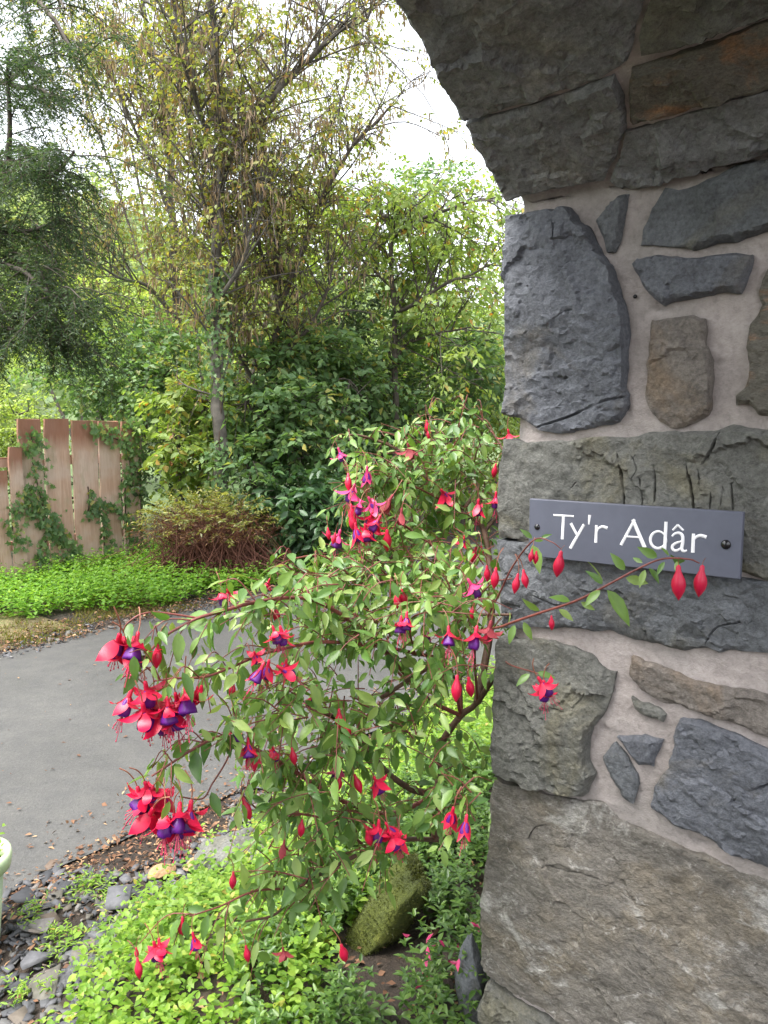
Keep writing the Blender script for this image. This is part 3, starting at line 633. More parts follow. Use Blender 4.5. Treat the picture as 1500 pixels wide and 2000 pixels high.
def foliage(name, label, cat, blobs, ntw, twl, nl, L, ratio, pal, base, tpl=T6, bark='bark', droop=.3, stems=True, shell=.55, group=None, updir=.15, curve=.35, extra=None, parent=None):
    """a plant from ellipsoid volumes (px, py, depth, rx px, ry px, rz m) filled with leafy twigs, limbs from its base"""
    base = np.asarray(base, float); t = parent if parent is not None else thing(name, label, cat, base, group=group)
    cs_, rs_ = [], []
    for (px, py, dp, rx, ry, rz) in blobs:
        cs_.append(at(px, py, dp)); rs_.append((rx / FPX * dp, rz, ry / FPX * dp))
    cs_, rs_ = np.array(cs_), np.array(rs_); vol = (rs_.prod(1)) ** (2 / 3); p = vol / vol.sum()
    k = rng.choice(len(blobs), ntw, p=p); d = rvec(ntw); rr = rng.uniform(0, 1, ntw) ** shell
    st = cs_[k] + d * rs_[k] * rr[:, None]
    # clumping: keep twigs where a noise field is high so the crown has gaps
    q = fbm(st * 1.9 / max(.35, float(rs_.max()) ** .5), 2); keep = q > -.25 + .25 * rng.uniform(-1, 1, ntw); st, d = st[keep], d[keep]
    dirs = d * 1.0 + rng.normal(0, .5, d.shape); dirs[:, 2] += updir
    (lv, lf), (tv, tf) = sprays(st, dirs, twl * rng.uniform(.6, 1.3, len(st)), nl, L, ratio, tpl, droop, curve=curve, twr=.0012 + twl * .006)
    G = Geo(); G.add(tv, tf)
    if stems:
        for c, r in zip(cs_, rs_):
            mid = base * .45 + c * .55 + rng.normal(0, .08, 3) * r.max(); P = catmull([base, mid, c, c + rng.normal(0, .3, 3) * r + [0, 0, r[2] * .4]], 5)
            G.add(*tubes(P, np.linspace(.012 + .02 * r.max(), .006, len(P)), 6))
            for _ in range(7):
                e = c + rvec(1)[0] * r * .85; j = P[rng.integers(len(P) // 2, len(P))]; Q = catmull([j, (j + e) / 2 + rng.normal(0, .06, 3) * r.max(), e], 4)
                G.add(*tubes(Q, np.linspace(.008 + .006 * r.max(), .003, len(Q)), 4))
    if parent is None: part('stem' if not name.endswith('tree') else 'trunk', *G.get(), M[bark], t, base)
    else: part('branch', *G.get(), M[bark], t, base, kind='stuff')
    part('foliage' if not name.endswith('tree') else 'crown', lv, lf, LM[pal], t, base, kind='stuff')
    return t
def gbase(px, py, dp):
    p = at(px, py, dp); return np.array([p[0], p[1], gzp(p) - .05])

def pyof(p):
    r = np.asarray(p) - CAM; return 1000 - FPX * (r @ UP) / (r @ FW)
def skeleton(limbs):
    """limbs: list of (pixel polyline with depth, r0, r1) -> tube geometry and list of polylines"""
    G = Geo(); L = []
    for pts, r0, r1 in limbs:
        P = catmull([at(*p) for p in pts], 6); R0 = 1.0; P = P + .03 * np.stack([fbm(P * 3 + 9 * j, 2) for j in range(3)], -1); R = np.linspace(r0, r1, len(P)) * 1.05; G.add(*tubes(P, R, 7)); L.append((P, R))
    return G, L
def grow(G, L, n1_, len1, n2_, len2, up=.5, minz=0.0, r1=.012, topy=-1e9):
    """side branches and twigs; returns twig starts and directions"""
    S, Dr = [], []
    for P, R in L:
        T = unit(np.gradient(P, axis=0)); m = max(2, int(n1_ * len(P) / 12))
        for i in rng.integers(1, len(P), m):
            if P[i, 2] < minz: continue
            d = unit(T[i] * .5 + rvec(1)[0] * .9 + np.array([0, 0, up])); l = len1 * rng.uniform(.5, 1.3)
            if pyof(P[i] + d * l) < topy + rng.normal(0, 35): d = unit(d * [1, 1, -.4])
            Q = catmull([P[i], P[i] + d * l * .5 + rng.normal(0, .06, 3) * l, P[i] + d * l + np.array([0, 0, -.12 * l])], 4); G.add(*tubes(Q, np.linspace(min(R[i] * .6, r1), .004, len(Q)), 5))
            for j in rng.integers(2, len(Q), n2_):
                d2 = unit(d * .7 + rvec(1)[0] + np.array([0, 0, up * .3])); l2 = len2 * rng.uniform(.5, 1.3)
                if pyof(Q[j] + d2 * l2) < topy + rng.normal(10, 40): continue
                E = catmull([Q[j], Q[j] + d2 * l2 * .5, Q[j] + d2 * l2 + np.array([0, 0, -.2 * l2])], 3); G.add(*tubes(E, np.linspace(.005, .002, len(E)), 3))
                for q_ in E[1:]: S.append(q_); Dr.append(unit(d2 + rng.normal(0, .5, 3)))
    return np.array(S), np.array(Dr)
def airy_tree(name, label, limbs, base, pal, n1_, len1, n2_, len2, nl, L, catk, bark='barkgrey', minz=1.6, twl=.22, ratio=.55, thin=1.0, leafsub=1.0, droop=.5, topy=-1e9):
    t = thing(name, label, 'tree', base, group='trees behind the fence'); G, Ls = skeleton(limbs); S, Dr = grow(G, Ls, n1_, len1, n2_, len2, minz=minz, topy=topy)
    part('trunk', *G.get(), M[bark], t, base)
    dS = (S - CAM) @ FW; d0 = (np.asarray(base) - CAM) @ FW; k = rng.uniform(size=len(S)) < leafsub * np.where(dS < d0 - .1, .45, 1.15); (lv, lf), (tv, tf) = sprays(S[k], Dr[k], twl, nl, L, ratio, T2, droop, curve=.6, twr=.002)
    part('twigs', tv, tf, M['twig'], t, base, kind='stuff'); part('crown', lv, lf, LM[pal], t, base, kind='stuff')
    if catk:
        k = rng.integers(0, len(S), catk); p = S[k].repeat(4, 0) + rng.normal(0, .03, (catk * 4, 3)); n = len(p)
        ax = np.tile([0, 0, -1.0], (n, 1)) + rng.normal(0, .12, (n, 3)); lv, lf = leaves(p, ax, rvec(n), rng.uniform(.06, .16, n), .008, T2)
        part('catkins', lv, lf, LM['catkin'], t, base, kind='stuff')
    return t

b1 = gbase(435, 900, 8.00)
airy_tree('sparse_tree', 'tall thin tree with pale ivy-wrapped trunk and hanging brown catkins', [
  ([(436, 1010, 8.00), (433, 880, 8.00), (425, 750, 8.00), (420, 600, 8.00), (425, 440, 8.00), (434, 335, 8.00), (428, 200, 8.00), (418, 80, 7.92), (405, -90, 7.83)], .075, .03),
  ([(434, 338, 8.00), (470, 275, 7.83), (540, 185, 7.66), (600, 120, 7.58), (650, 70, 7.49), (720, 40, 7.41)], .042, .015),
  ([(430, 330, 8.00), (400, 260, 7.83), (375, 175, 7.66), (350, 60, 7.58), (330, -60, 7.58)], .034, .014),
  ([(426, 470, 8.00), (395, 380, 8.17), (370, 250, 8.34), (380, 120, 8.42)], .025, .010),
  ([(422, 600, 8.00), (470, 520, 7.75), (500, 430, 7.58), (520, 330, 7.58)], .024, .008)], b1, 'yellowgreen', 16, 1.0, 6, .45, 5, .065, 1200, leafsub=.6)
b2 = gbase(350, 900, 10.6)
airy_tree('slender_tree', 'slender grey tree with forked crown left of the ivy-wrapped trunk', [
  ([(352, 1000, 10.6), (350, 760, 10.6), (346, 600, 10.6), (336, 450, 10.6), (330, 300, 10.5), (322, 200, 10.4), (296, 90, 10.3), (262, -70, 10.2)], .07, .025),
  ([(335, 420, 10.6), (300, 330, 10.3), (260, 250, 10.1), (225, 160, 10)], .030, .010),
  ([(330, 300, 10.5), (345, 200, 10.2), (350, 90, 10.0), (370, -50, 10)], .030, .012),
  ([(345, 620, 10.6), (290, 560, 10.3), (230, 540, 10), (150, 500, 9.8)], .03, .008)], b2, 'yellowgreen', 15, 1.1, 6, .5, 5, .07, 1200, leafsub=.6)
b3 = gbase(535, 900, 8.8)
airy_tree('many_stemmed_tree', 'many-stemmed tangled tree with dark crooked branches and few leaves', [
  ([(535, 1000, 8.8), (530, 800, 8.8), (540, 640, 8.8), (541, 520, 8.8), (535, 420, 8.7), (522, 320, 8.6), (500, 220, 8.5)], .05, .014),
  ([(540, 560, 8.8), (500, 470, 8.6), (480, 380, 8.5), (470, 300, 8.5)], .025, .008),
  ([(541, 600, 8.8), (590, 500, 8.7), (625, 390, 8.6), (665, 320, 8.5), (720, 255, 8.4), (775, 200, 8.4)], .036, .010),
  ([(532, 800, 8.8), (470, 700, 8.7), (455, 600, 8.6), (470, 500, 8.6), (450, 420, 8.6)], .028, .008),
  ([(536, 720, 8.8), (600, 640, 8.7), (640, 560, 8.6), (650, 470, 8.6)], .028, .008)], b3, 'yellowgreen', 15, .8, 5, .4, 5, .06, 450, bark='bark', minz=1.9, leafsub=.5)
b4 = gbase(772, 900, 9.60)
airy_tree('broadleaf_tree', 'leafy light green tree with dark angled branches beside the archway', [
  ([(775, 1000, 9.60), (772, 800, 9.60), (770, 610, 9.60), (762, 462, 9.60), (742, 422, 9.60)], .045, .018),
  ([(770, 612, 9.60), (820, 588, 9.37), (885, 548, 9.13), (960, 520, 9.01)], .030, .010),
  ([(764, 465, 9.60), (795, 445, 9.37), (835, 425, 9.25), (915, 398, 9.13), (980, 380, 9.01)], .030, .010),
  ([(744, 424, 9.60), (790, 422, 9.48), (860, 350, 9.37)], .020, .006),
  ([(768, 560, 9.60), (700, 500, 9.48), (650, 440, 9.37)], .022, .007),
  ([(772, 680, 9.60), (850, 650, 9.37), (940, 640, 9.25)], .022, .007),
  ([(745, 425, 9.60), (730, 370, 9.60), (715, 330, 9.60)], .014, .005)], b4, 'bright', 12, .85, 5, .4, 6, .105, 0, bark='bark', minz=1.7, twl=.25, ratio=.5, leafsub=.50, droop=.6, topy=335)
# dark conifer at the left edge
def conifer():
    base = gbase(-230, 1000, 6.2); t = thing('conifer_tree', 'dark drooping conifer reaching in from the left edge', 'tree', base, group='trees behind the fence')
    limbs = [([(-230, 1300, 6.2), (-235, 800, 6.2), (-220, 300, 6.2), (-215, -300, 6.2)], .14, .08)]
    br = [[(-220, 30), (-60, -20), (60, -10), (150, 40), (210, 120)], [(-220, 240), (-60, 190), (40, 145), (75, 120)], [(-220, 130), (-40, 150), (90, 175), (190, 195)],
          [(-220, 330), (-60, 310), (60, 330), (150, 345), (215, 300)], [(-225, 480), (-80, 450), (60, 445), (170, 440)], [(-225, 420), (-100, 390), (20, 330), (25, 200), (20, 120)],
          [(-228, 600), (-80, 560), (40, 620), (110, 600)], [(-228, 690), (-60, 620), (40, 650), (120, 660)], [(-228, 540), (-100, 480), (20, 520), (120, 560), (205, 600)], [(-220, -60), (0, -90), (120, -60), (180, 20)]]
    for b in br:
        b = [(x * .72 if x > 0 else x, y) for x, y in b]
        limbs.append(([(x, y, 6.2 - .25 * i + rng.normal(0, .08)) for i, (x, y) in enumerate(b)], .034, .008))
    G, L = skeleton(limbs); S, A = [], []
    for P, R in L[1:]:
        T = unit(np.gradient(P, axis=0))
        for i in range(5, len(P)):
            for _ in range(2 if pyof(P[i]) > 330 else int(rng.uniform() < .75)):
                d = unit(T[i] * .5 + rvec(1)[0] * .7); l = rng.uniform(.25, .6); d = unit(d * [1, 1, .45]); Q = catmull([P[i], P[i] + d * l * .5, P[i] + d * l + [0, 0, -.22 * l]], 4); G.add(*tubes(Q, np.linspace(.006, .003, len(Q)), 3))
                for q_ in Q[1:]:
                    for _ in range(2): S.append(q_); A.append(d)
    part('trunk', *G.get(), M['bark'], t, base); S, A = np.array(S), np.array(A)
    n = len(S); hang = A * .5 + rng.normal(0, .4, (n, 3)); hang[:, 2] -= .42
    (lv, lf), (tv, tf) = sprays(S, hang, rng.uniform(.12, .3, n), 16, .042, .22, T2, .1, .3, .8, twr=.0015, curve=.2)
    part('crown', lv, lf, LM['conifer'], t, base, kind='stuff'); part('twigs', tv, tf, M['twig'], t, base, kind='stuff')
conifer()
# woodland trees and shrubs behind, farthest first
FB = [
 ('woodland_tree', 'tall thin-leaved tree high behind the sparse trunks', [(230, 170, 14, 140, 130, 1.3), (470, 130, 14, 170, 130, 1.3), (620, 250, 14, 130, 110, 1.2), (340, 330, 14, 150, 90, 1.2), (560, 380, 14, 150, 80, 1.2), (120, 30, 14, 120, 90, 1.2), (690, 120, 14, 90, 90, 1.1)], 2000, .5, 7, .085, .5, 'yellowgreen', (420, 900, 14)),
 ('woodland_tree', 'pale lime tree far behind the fence boards', [(150, 640, 15, 190, 90, 1.6), (300, 590, 15, 170, 90, 1.5)], 1300, .5, 8, .14, .6, 'lime', (180, 900, 15)),
 ('woodland_tree', 'yellow-green tree deep in the wood behind the sparse trees', [(480, 560, 19, 200, 120, 2), (620, 470, 19, 130, 90, 1.8)], 1300, .6, 8, .16, .6, 'lime', (520, 900, 19)),
 ('woodland_tree', 'tree with haze painted in its light green leaves, in the gap near the conifer', [(190, 450, 26, 140, 100, 2.5), (60, 520, 26, 150, 120, 2.5)], 1000, .8, 7, .24, .6, 'hill_haze', (150, 850, 26)),
 ('woodland_tree', 'bright green tree at the back close to the arch stones', [(900, 480, 13, 110, 110, 1.4), (960, 620, 13, 110, 140, 1.4), (830, 430, 13, 80, 40, 1), (1120, 560, 15, 150, 200, 1.6), (1380, 600, 17, 170, 190, 1.8), (1650, 620, 19, 190, 190, 2)], 2600, .45, 8, .12, .55, 'bright', (920, 900, 13)),
 ('woodland_tree', 'grey-green treetop showing against white sky right of centre', [(850, 370, 20, 100, 45, 1.5), (760, 430, 20, 140, 80, 1.5)], 600, .6, 7, .15, .5, 'mid', (830, 850, 20)),
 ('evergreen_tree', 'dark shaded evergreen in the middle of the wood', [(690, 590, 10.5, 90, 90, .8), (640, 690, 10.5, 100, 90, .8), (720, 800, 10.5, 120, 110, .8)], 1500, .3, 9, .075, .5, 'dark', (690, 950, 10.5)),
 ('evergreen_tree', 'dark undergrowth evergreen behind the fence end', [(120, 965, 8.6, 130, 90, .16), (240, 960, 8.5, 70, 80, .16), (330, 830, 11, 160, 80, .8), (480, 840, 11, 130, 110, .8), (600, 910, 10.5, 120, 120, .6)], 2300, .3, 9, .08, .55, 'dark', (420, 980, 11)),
 ('woodland_shrub', 'mid green shrub filling the gap beside the archway stones', [(900, 700, 11.8, 110, 110, .8), (830, 760, 11.4, 110, 100, .8), (960, 780, 12, 90, 130, .8), (880, 900, 11.4, 120, 110, .6), (1080, 820, 13, 130, 150, .9), (1290, 830, 15, 150, 150, 1), (1520, 840, 17, 160, 140, 1)], 4600, .36, 8, .10, .55, 'bright', (890, 960, 11.6)),
 ('woodland_shrub', 'green shrub rising above the fence boards', [(180, 745, 9.4, 150, 45, .6), (300, 760, 9.2, 110, 60, .6), (300, 680, 9.6, 80, 50, .6)], 1000, .3, 8, .085, .6, 'mid', (250, 960, 9.4)),
 ('woodland_shrub', 'lime shrub peeping over the left end of the fence', [(30, 830, 8.6, 85, 60, .4), (-60, 850, 8.6, 90, 90, .4)], 700, .25, 8, .06, .6, 'lime', (0, 1000, 8.6)),
 ('hazel_shrub', 'broad-leaved green shrub at the foot of the ivy-wrapped trunk', [(352, 870, 8.3, 42, 55, .35), (395, 790, 8.5, 65, 40, .4), (345, 790, 8.6, 50, 35, .35), (400, 900, 8.4, 60, 45, .3)], 470, .32, 9, .10, .62, 'bright', (370, 1060, 8.4)),
 ('hazel_shrub', 'broad-leaved shrub with layered leaves behind the red-twigged bush', [(510, 715, 8.7, 75, 30, .5), (610, 690, 9.0, 85, 35, .5), (680, 760, 9.0, 70, 35, .5), (580, 790, 8.6, 95, 35, .5), (490, 800, 8.4, 60, 35, .4), (560, 870, 8.4, 85, 35, .4), (480, 900, 8.2, 55, 40, .35), (650, 870, 8.8, 60, 40, .4)], 1000, .36, 9, .11, .58, 'mid', (570, 1040, 8.5)),
 ('hazel_shrub', 'glossy low branch of broad leaves above the fuchsia top', [(590, 970, 8.0, 75, 40, .35), (640, 1010, 8.2, 70, 50, .35), (560, 1000, 8, 60, 45, .3)], 380, .36, 9, .12, .55, 'ivy', (620, 1085, 8.3)),
 ('hazel_shrub', 'light leafy shrub between the fuchsia top and the arch stones', [(760, 690, 10, 90, 50, .6), (870, 680, 10.3, 100, 45, .6), (700, 740, 9.6, 80, 40, .5), (790, 820, 10, 110, 60, .5), (930, 740, 10.6, 70, 50, .5)], 1050, .42, 9, .12, .52, 'mid', (800, 1020, 10.2)),
]
for (nm, lb, bl, ntw, twl, nl, L, ra, pal, bs_) in FB:
    far_ = bl[0][2] > 10; foliage(nm, lb, 'tree' if nm.endswith('tree') else 'shrub', bl, ntw, twl, nl, L, ra, pal, gbase(*bs_), T2 if bl[0][2] > 8.5 else T6, group='trees and shrubs of the wood')
# far wooded hillside, one mass
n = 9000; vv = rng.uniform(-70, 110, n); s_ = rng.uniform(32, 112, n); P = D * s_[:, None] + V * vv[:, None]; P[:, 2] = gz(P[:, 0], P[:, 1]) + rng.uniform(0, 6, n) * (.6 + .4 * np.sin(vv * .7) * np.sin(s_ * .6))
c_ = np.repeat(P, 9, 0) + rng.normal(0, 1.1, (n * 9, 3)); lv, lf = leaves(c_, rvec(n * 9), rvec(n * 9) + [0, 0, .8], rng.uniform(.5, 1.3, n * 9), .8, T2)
hw = obj('hillside_wood', mesh('hillside_wood', lv, lf, LM['hill_haze'])); tag(hw, 'wooded hillside far behind the trees, haze painted in its pale leaves', 'woodland', kind='stuff')

# ivy on the fence and on the pale trunk
def ivy_on_fence():
    base = W(FS - .04, 3.5, .05); t = thing('ivy', 'ivy climbing over the brown fence boards', 'ivy', base)
    trails = [([(75, 1130), (70, 1080), (95, 1040), (80, 990), (60, 900), (58, 850)], 26), ([(30, 1060), (20, 1020), (35, 980), (50, 960)], 20), ([(90, 1120), (130, 1090), (110, 1040), (75, 1010), (60, 985)], 26),
              ([(150, 1085), (140, 1070), (120, 1100)], 8), ([(205, 1100), (200, 1060), (195, 1010), (180, 990), (200, 980), (235, 1010)], 14), ([(262, 1080), (245, 1030), (240, 960), (250, 920), (240, 870), (205, 850), (175, 835)], 24),
              ([(250, 880), (262, 840), (240, 830)], 24), ([(275, 1090), (272, 1000), (270, 930), (268, 870)], 16), ([(165, 1010), (170, 980), (168, 950)], 8)]
    G = Geo(); pos = []
    for tr, wd in trails:
        pp = []
        for (x, y) in tr:
            a, z = fence_x(x, y); pp.append(W(FS - .036, a + 3.5, z))
        P = catmull(np.array(pp), 8); G.add(*tubes(P, np.full(len(P), .006), 4)); n = int(len(P) * wd * .27)
        i = rng.integers(0, len(P), n); o = np.clip(rng.normal(0, wd * .45, (n, 2)), -1.6 * wd, 1.6 * wd) / FPX * 7.4; pos.append(P[i] + V * o[:, :1] + np.array([0, 0, 1.0]) * o[:, 1:] - D * rng.uniform(.005, .07, (n, 1)))
    p = np.concatenate(pos); n = len(p); ax = V * rng.normal(0, 1, (n, 1)) + np.array([0, 0, -.7]) - D * rng.uniform(0, .4, (n, 1)); nr = -D + rng.normal(0, .35, (n, 3))
    L = rng.uniform(.03, .065, n); lv, lf = leaves(p, ax, nr, L, L * .95, TI)
    part('stem', *G.get(), M['twig'], t, base); part('foliage', lv, lf, LM['mid'], t, base, kind='stuff')
ivy_on_fence()
def ivy_on_trunk():
    base = gbase(435, 1000, 7.95); t = thing('ivy', 'ivy wrapped up the pale tree trunk behind the fence', 'ivy', base)
    y = np.concatenate([rng.uniform(520, 780, 480), rng.uniform(860, 1000, 200)]); n = len(y); x = np.interp(y, [330, 600, 750, 880, 1000], [432, 420, 425, 433, 437]) + rng.normal(0, 17, n)
    p = np.array([at(a, b, 7.93 + c) for a, b, c in zip(x, y, rng.normal(0, .09, n))]); L = rng.uniform(.035, .065, n)
    lv, lf = leaves(p, np.array([0, -.3, -.8]) + rng.normal(0, .5, (n, 3)), np.array([0, -1, .3]) + rng.normal(0, .5, (n, 3)), L, L * .9, TI)
    P = catmull([at(437, 1010, 7.94), at(428, 880, 7.94), at(432, 750, 7.94), at(416, 600, 7.94), at(424, 440, 7.94)], 6)
    part('stem', *tubes(P, np.linspace(.014, .006, len(P)), 5), M['twig'], t, base); part('foliage', lv, lf, LM['mid'], t, base, kind='stuff')
ivy_on_trunk()
# red-twigged bush
def red_bush():
    base = gbase(420, 1110, 7.6); t = thing('red_twigged_bush', 'rounded bush of red-brown twigs with yellow-green leaf tips', 'bush', base)
    n = 1000; c = at(412, 1015, 7.6); d = rvec(n); d[:, 2] = np.abs(d[:, 2]) * .9 + .1; d = unit(d); r = np.array([.56, .40, .42])
    tip = c + np.array([0, 0, -.18]) + d * r * rng.uniform(.35, 1.2, (n, 1)) * [1.15, 1, .85]; st = np.asarray(base)[None] * .6 + (c + [0, 0, -.3]) * .4 + rng.normal(0, .16, (n, 3)) * [2.2, 1, .4]
    P = np.stack([st, st * .5 + tip * .5 + rng.normal(0, .04, (n, 3)), tip, tip + rng.normal(0, .05, (n, 3)) + [0, 0, -.03]], 1); part('stem', *tubes(P, np.tile([.004, .003, .002, .001], (n, 1)), 3), M['redstem'], t, base, kind='stuff')
    k = rng.uniform(size=n) < np.clip(.15 + (tip[:, 2] - c[2] + .10) * 3.0, .12, .9)
    (lv, lf), (tv, tf) = sprays(tip[k], d[k] + [0, 0, -.1], .16, 9, .05, .34, T2, .2); part('foliage', lv, lf, LM['variegated'], t, base, kind='stuff')
    (lv, lf), _ = sprays(tip[~k], d[~k], .12, 5, .035, .35, T2, .3); part('dead_leaves', lv, lf, LM['brown'], t, base, kind='stuff')
red_bush()

def cover(name, label, pts, hgt, pairs, L, ratio, pal, tpl, tilt=.25, whorl=2, cat='ground cover'):
    """upright leafy stems: pts ground points"""
    n = len(pts); h = hgt * rng.uniform(.55, 1.25, n); top = pts + np.c_[rng.normal(0, tilt, (n, 2)) * h[:, None], h]
    A = []; AX = []; NR = []; LL = []
    ph0 = rng.uniform(0, 6.28, n)
    for k in range(pairs):
        t = (k + 1) / pairs; p = pts * (1 - t) + top * t
        for w_ in range(whorl):
            a = ph0 + k * 1.57 + w_ * 2 * math.pi / whorl + rng.normal(0, .2, n); el = rng.normal(.15 + .45 * (t > .95), .25, n)
            AX.append(np.stack([np.cos(a), np.sin(a), el], -1)); A.append(p + rng.normal(0, .004, p.shape)); NR.append(np.stack([-.4 * np.cos(a), -.4 * np.sin(a), np.ones(n)], -1) + rng.normal(0, .25, (n, 3)))
            LL.append(L * rng.uniform(.65, 1.15, n) * (1 - .3 * (t > .95)))
    LL = np.concatenate(LL); lv, lf = leaves(np.concatenate(A), np.concatenate(AX), np.concatenate(NR), LL, LL * ratio, tpl)
    o = obj(name, mesh(name, lv, lf, LM[pal])); tag(o, label, cat, kind='stuff'); return o
def scatter(n, s0, s1, v0, v1, test):
    s = rng.uniform(s0, s1, n); v = rng.uniform(v0, v1, n); P = D * s[:, None] + V * v[:, None]; k = test(s, v, P); P = P[k]; P[:, 2] = gz(P[:, 0], P[:, 1]); return P
nz2 = lambda P, k, o=0: fbm(np.c_[P[:, :2] * k, np.full(len(P), o)], 3)
# mint drift at the foot of the fence: its front edge follows the verge
def mint_test(s, v, P):
    front = np.interp(v, [1.5, 2.7, 3.3, 3.9, 4.6, 5.4, 6.5], [6.1, 5.95, 5.65, 5.32, 5.22, 5.2, 5.3]) + .18 * nz2(P, 2.5); return (s > front) & (s < 7.1 + .5 * (v > 4.2))
cover('mint_drift', 'bright green mint-like ground cover along the foot of the fence', scatter(9000, 5.2, 7.7, .8, 8.0, mint_test), .19, 4, .046, .66, 'mint', T2)

# ------------------------------------------------------------------ bed by the arch
def bed_edge(v): return np.interp(v, [.6, .95, 1.3, 1.8, 2.4, 3.2, 4.5], [1.45, 1.74, 1.90, 2.02, 2.16, 2.22, 2.2])
MS = atz(738, 1800, .29)
def bright_test(s, v, P): return (s < bed_edge(v) + .07 * nz2(P, 4)) & (s > np.interp(v, [.6, 1.1, 1.6, 2.2, 3], [1.0, 1.05, 1.2, 1.4, 1.0])) & (v > .62 + .08 * nz2(P, 3, 4)) & (np.hypot(P[:, 0] - MS[0], P[:, 1] - MS[1] + .08) > .12)
cover('oregano_mat', 'yellow-green small-leaved ground cover spilling over the bed edge', scatter(6200, .9, 2.4, .5, 4.2, bright_test), .12, 5, .026, .68, 'oregano', T6, .35)
MS = atz(738, 1800, .29)
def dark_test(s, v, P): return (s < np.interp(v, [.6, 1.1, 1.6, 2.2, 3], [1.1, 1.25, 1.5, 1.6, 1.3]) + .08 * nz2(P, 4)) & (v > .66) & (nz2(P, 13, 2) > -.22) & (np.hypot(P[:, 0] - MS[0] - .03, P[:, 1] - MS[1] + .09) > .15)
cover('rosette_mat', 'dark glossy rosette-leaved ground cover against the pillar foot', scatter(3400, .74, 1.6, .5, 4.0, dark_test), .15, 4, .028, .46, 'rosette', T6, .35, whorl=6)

wp = np.concatenate([atz(x, y)[None] + rng.normal(0, sg_, (k_, 3)) * [1, 1, 0] for x, y, k_, sg_ in [(180, 1745, 26, .03), (70, 1800, 14, .02), (130, 1850, 26, .04), (230, 1790, 20, .05), (60, 1950, 14, .03), (190, 1900, 16, .04)]]); wp[:, 2] = gz(wp[:, 0], wp[:, 1]) + .01
cover('weeds', 'thin green weeds sprouting through the slate chippings', wp, .04, 4, .022, .3, 'oregano', T6, .9, cat='weeds')
# slate chippings: thin angular flakes, one uncountable mass
def flake(n, P, size, thick, tiltv):
    k = 4; a = np.arange(k) * 2 * math.pi / k + rng.normal(0, .30, (n, k)); r = size[:, None] * rng.uniform(.5, 1.3, (n, k)); asp = rng.uniform(.4, .95, (n, 1))
    x, y = r * np.cos(a), r * np.sin(a) * asp; yaw = rng.uniform(0, 6.28, (n, 1)); x, y = x * np.cos(yaw) - y * np.sin(yaw), x * np.sin(yaw) + y * np.cos(yaw)
    nr = unit(np.c_[rng.normal(0, tiltv, (n, 2)), np.ones(n)]); zz = -(x * nr[:, :1] + y * nr[:, 1:2]) / nr[:, 2:]
    top = np.stack([x * .96, y * .96, zz + thick[:, None]], -1) + P[:, None]; bot = np.stack([x, y, zz - thick[:, None] * .3], -1) + P[:, None]
    v = np.concatenate([top, bot], 1).reshape(-1, 3); tf = [(0, i, i + 1) for i in range(1, k - 1)]
    for i in range(k): j = (i + 1) % k; tf += [(i, k + i, k + j), (i, k + j, j)]
    f = (np.array(tf)[None] + (np.arange(n) * 2 * k)[:, None, None]).reshape(-1, 3); return v, f
def isl_mat(name, stops, rough=.5, sc_=60):
    m, nt, bs = mat(name); g = nd(nt, 'ShaderNodeNewGeometry'); c = ramp(nt, g.outputs['Random Per Island'], stops); n = noise(nt, coords(nt), sc_, 4, .7)
    c = mix(nt, .6, c, ramp(nt, n, [(.3, (.6, .6, .6)), (.7, (1.35, 1.35, 1.35))]), 'MULTIPLY'); nt.links.new(c, bs.inputs['Base Color']); bs.inputs['Roughness'].default_value = rough; bs.inputs['Specular IOR Level'].default_value = .3; return m
M['chip'] = isl_mat('slate_chips', [(0, (.035, .036, .040)), (.35, (.062, .063, .068)), (.6, (.10, .10, .108)), (.75, (.105, .10, .085)), (.88, (.10, .07, .05)), (1, (.18, .175, .17))], .68)
M['litter'] = isl_mat('leaf_litter', [(0, (.075, .038, .022)), (.5, (.15, .075, .04)), (.85, (.25, .14, .075)), (1, (.36, .24, .13))], .75)
ch_test = lambda s, v, P: (s > bed_edge(v) - .15) & (s < near_e(v) + .02 - .22 * (nz2(P, 3, 6) > .1)) | ((v < .75) & (s < near_e(v)))
P = scatter(13000, .95, 2.55, -.4, 3.4, ch_test); n = len(P); P[:, 2] += rng.uniform(0, .018, n); o = obj('slate_chippings', mesh('slate_chippings', *flake(n, P, rng.gamma(2.4, .0068, n) + .005, rng.uniform(.0015, .004, n), .26), M['chip'])); tag(o, 'loose dark slate chippings between bed and lane', 'gravel', kind='stuff')
lit = lambda s, v, P: (np.abs(s - near_e(v) + .10) < .13 + .12 * nz2(P, 3, 6)) | (rng.uniform(size=len(s)) < .16)
P = scatter(42000, .8, 2.75, -.4, 3.6, lit); n = len(P); P[:, 2] += rng.uniform(.004, .022, n); L = rng.uniform(.008, .03, n)
o = obj('leaf_litter', mesh('leaf_litter', *leaves(P, rvec(n) * [1, 1, .25], np.array([0, 0, 1.0]) + rng.normal(0, .35, (n, 3)), L, L * rng.uniform(.12, .7, n), T2), M['litter'])); tag(o, 'brown leaf and needle litter along the lane edge', 'leaf litter', kind='stuff')
# debris at the far edge of the lane
P = scatter(3000, 4.95, 5.6, 1.5, 6.5, lambda s, v, P: (np.abs(s - 5.16) < .09 + .16 * nz2(P, 2.5, 3)) & (rng.uniform(size=len(s)) < .6)); n = len(P); P[:, 2] = np.maximum(P[:, 2], .008) + rng.uniform(0, .012, n)
o = obj('slate_debris', mesh('slate_debris', *flake(n, P, rng.gamma(2, .005, n) + .004, rng.uniform(.002, .005, n), .3), M['chip'])); tag(o, 'dark slate debris along the far edge of the lane', 'gravel', kind='stuff')

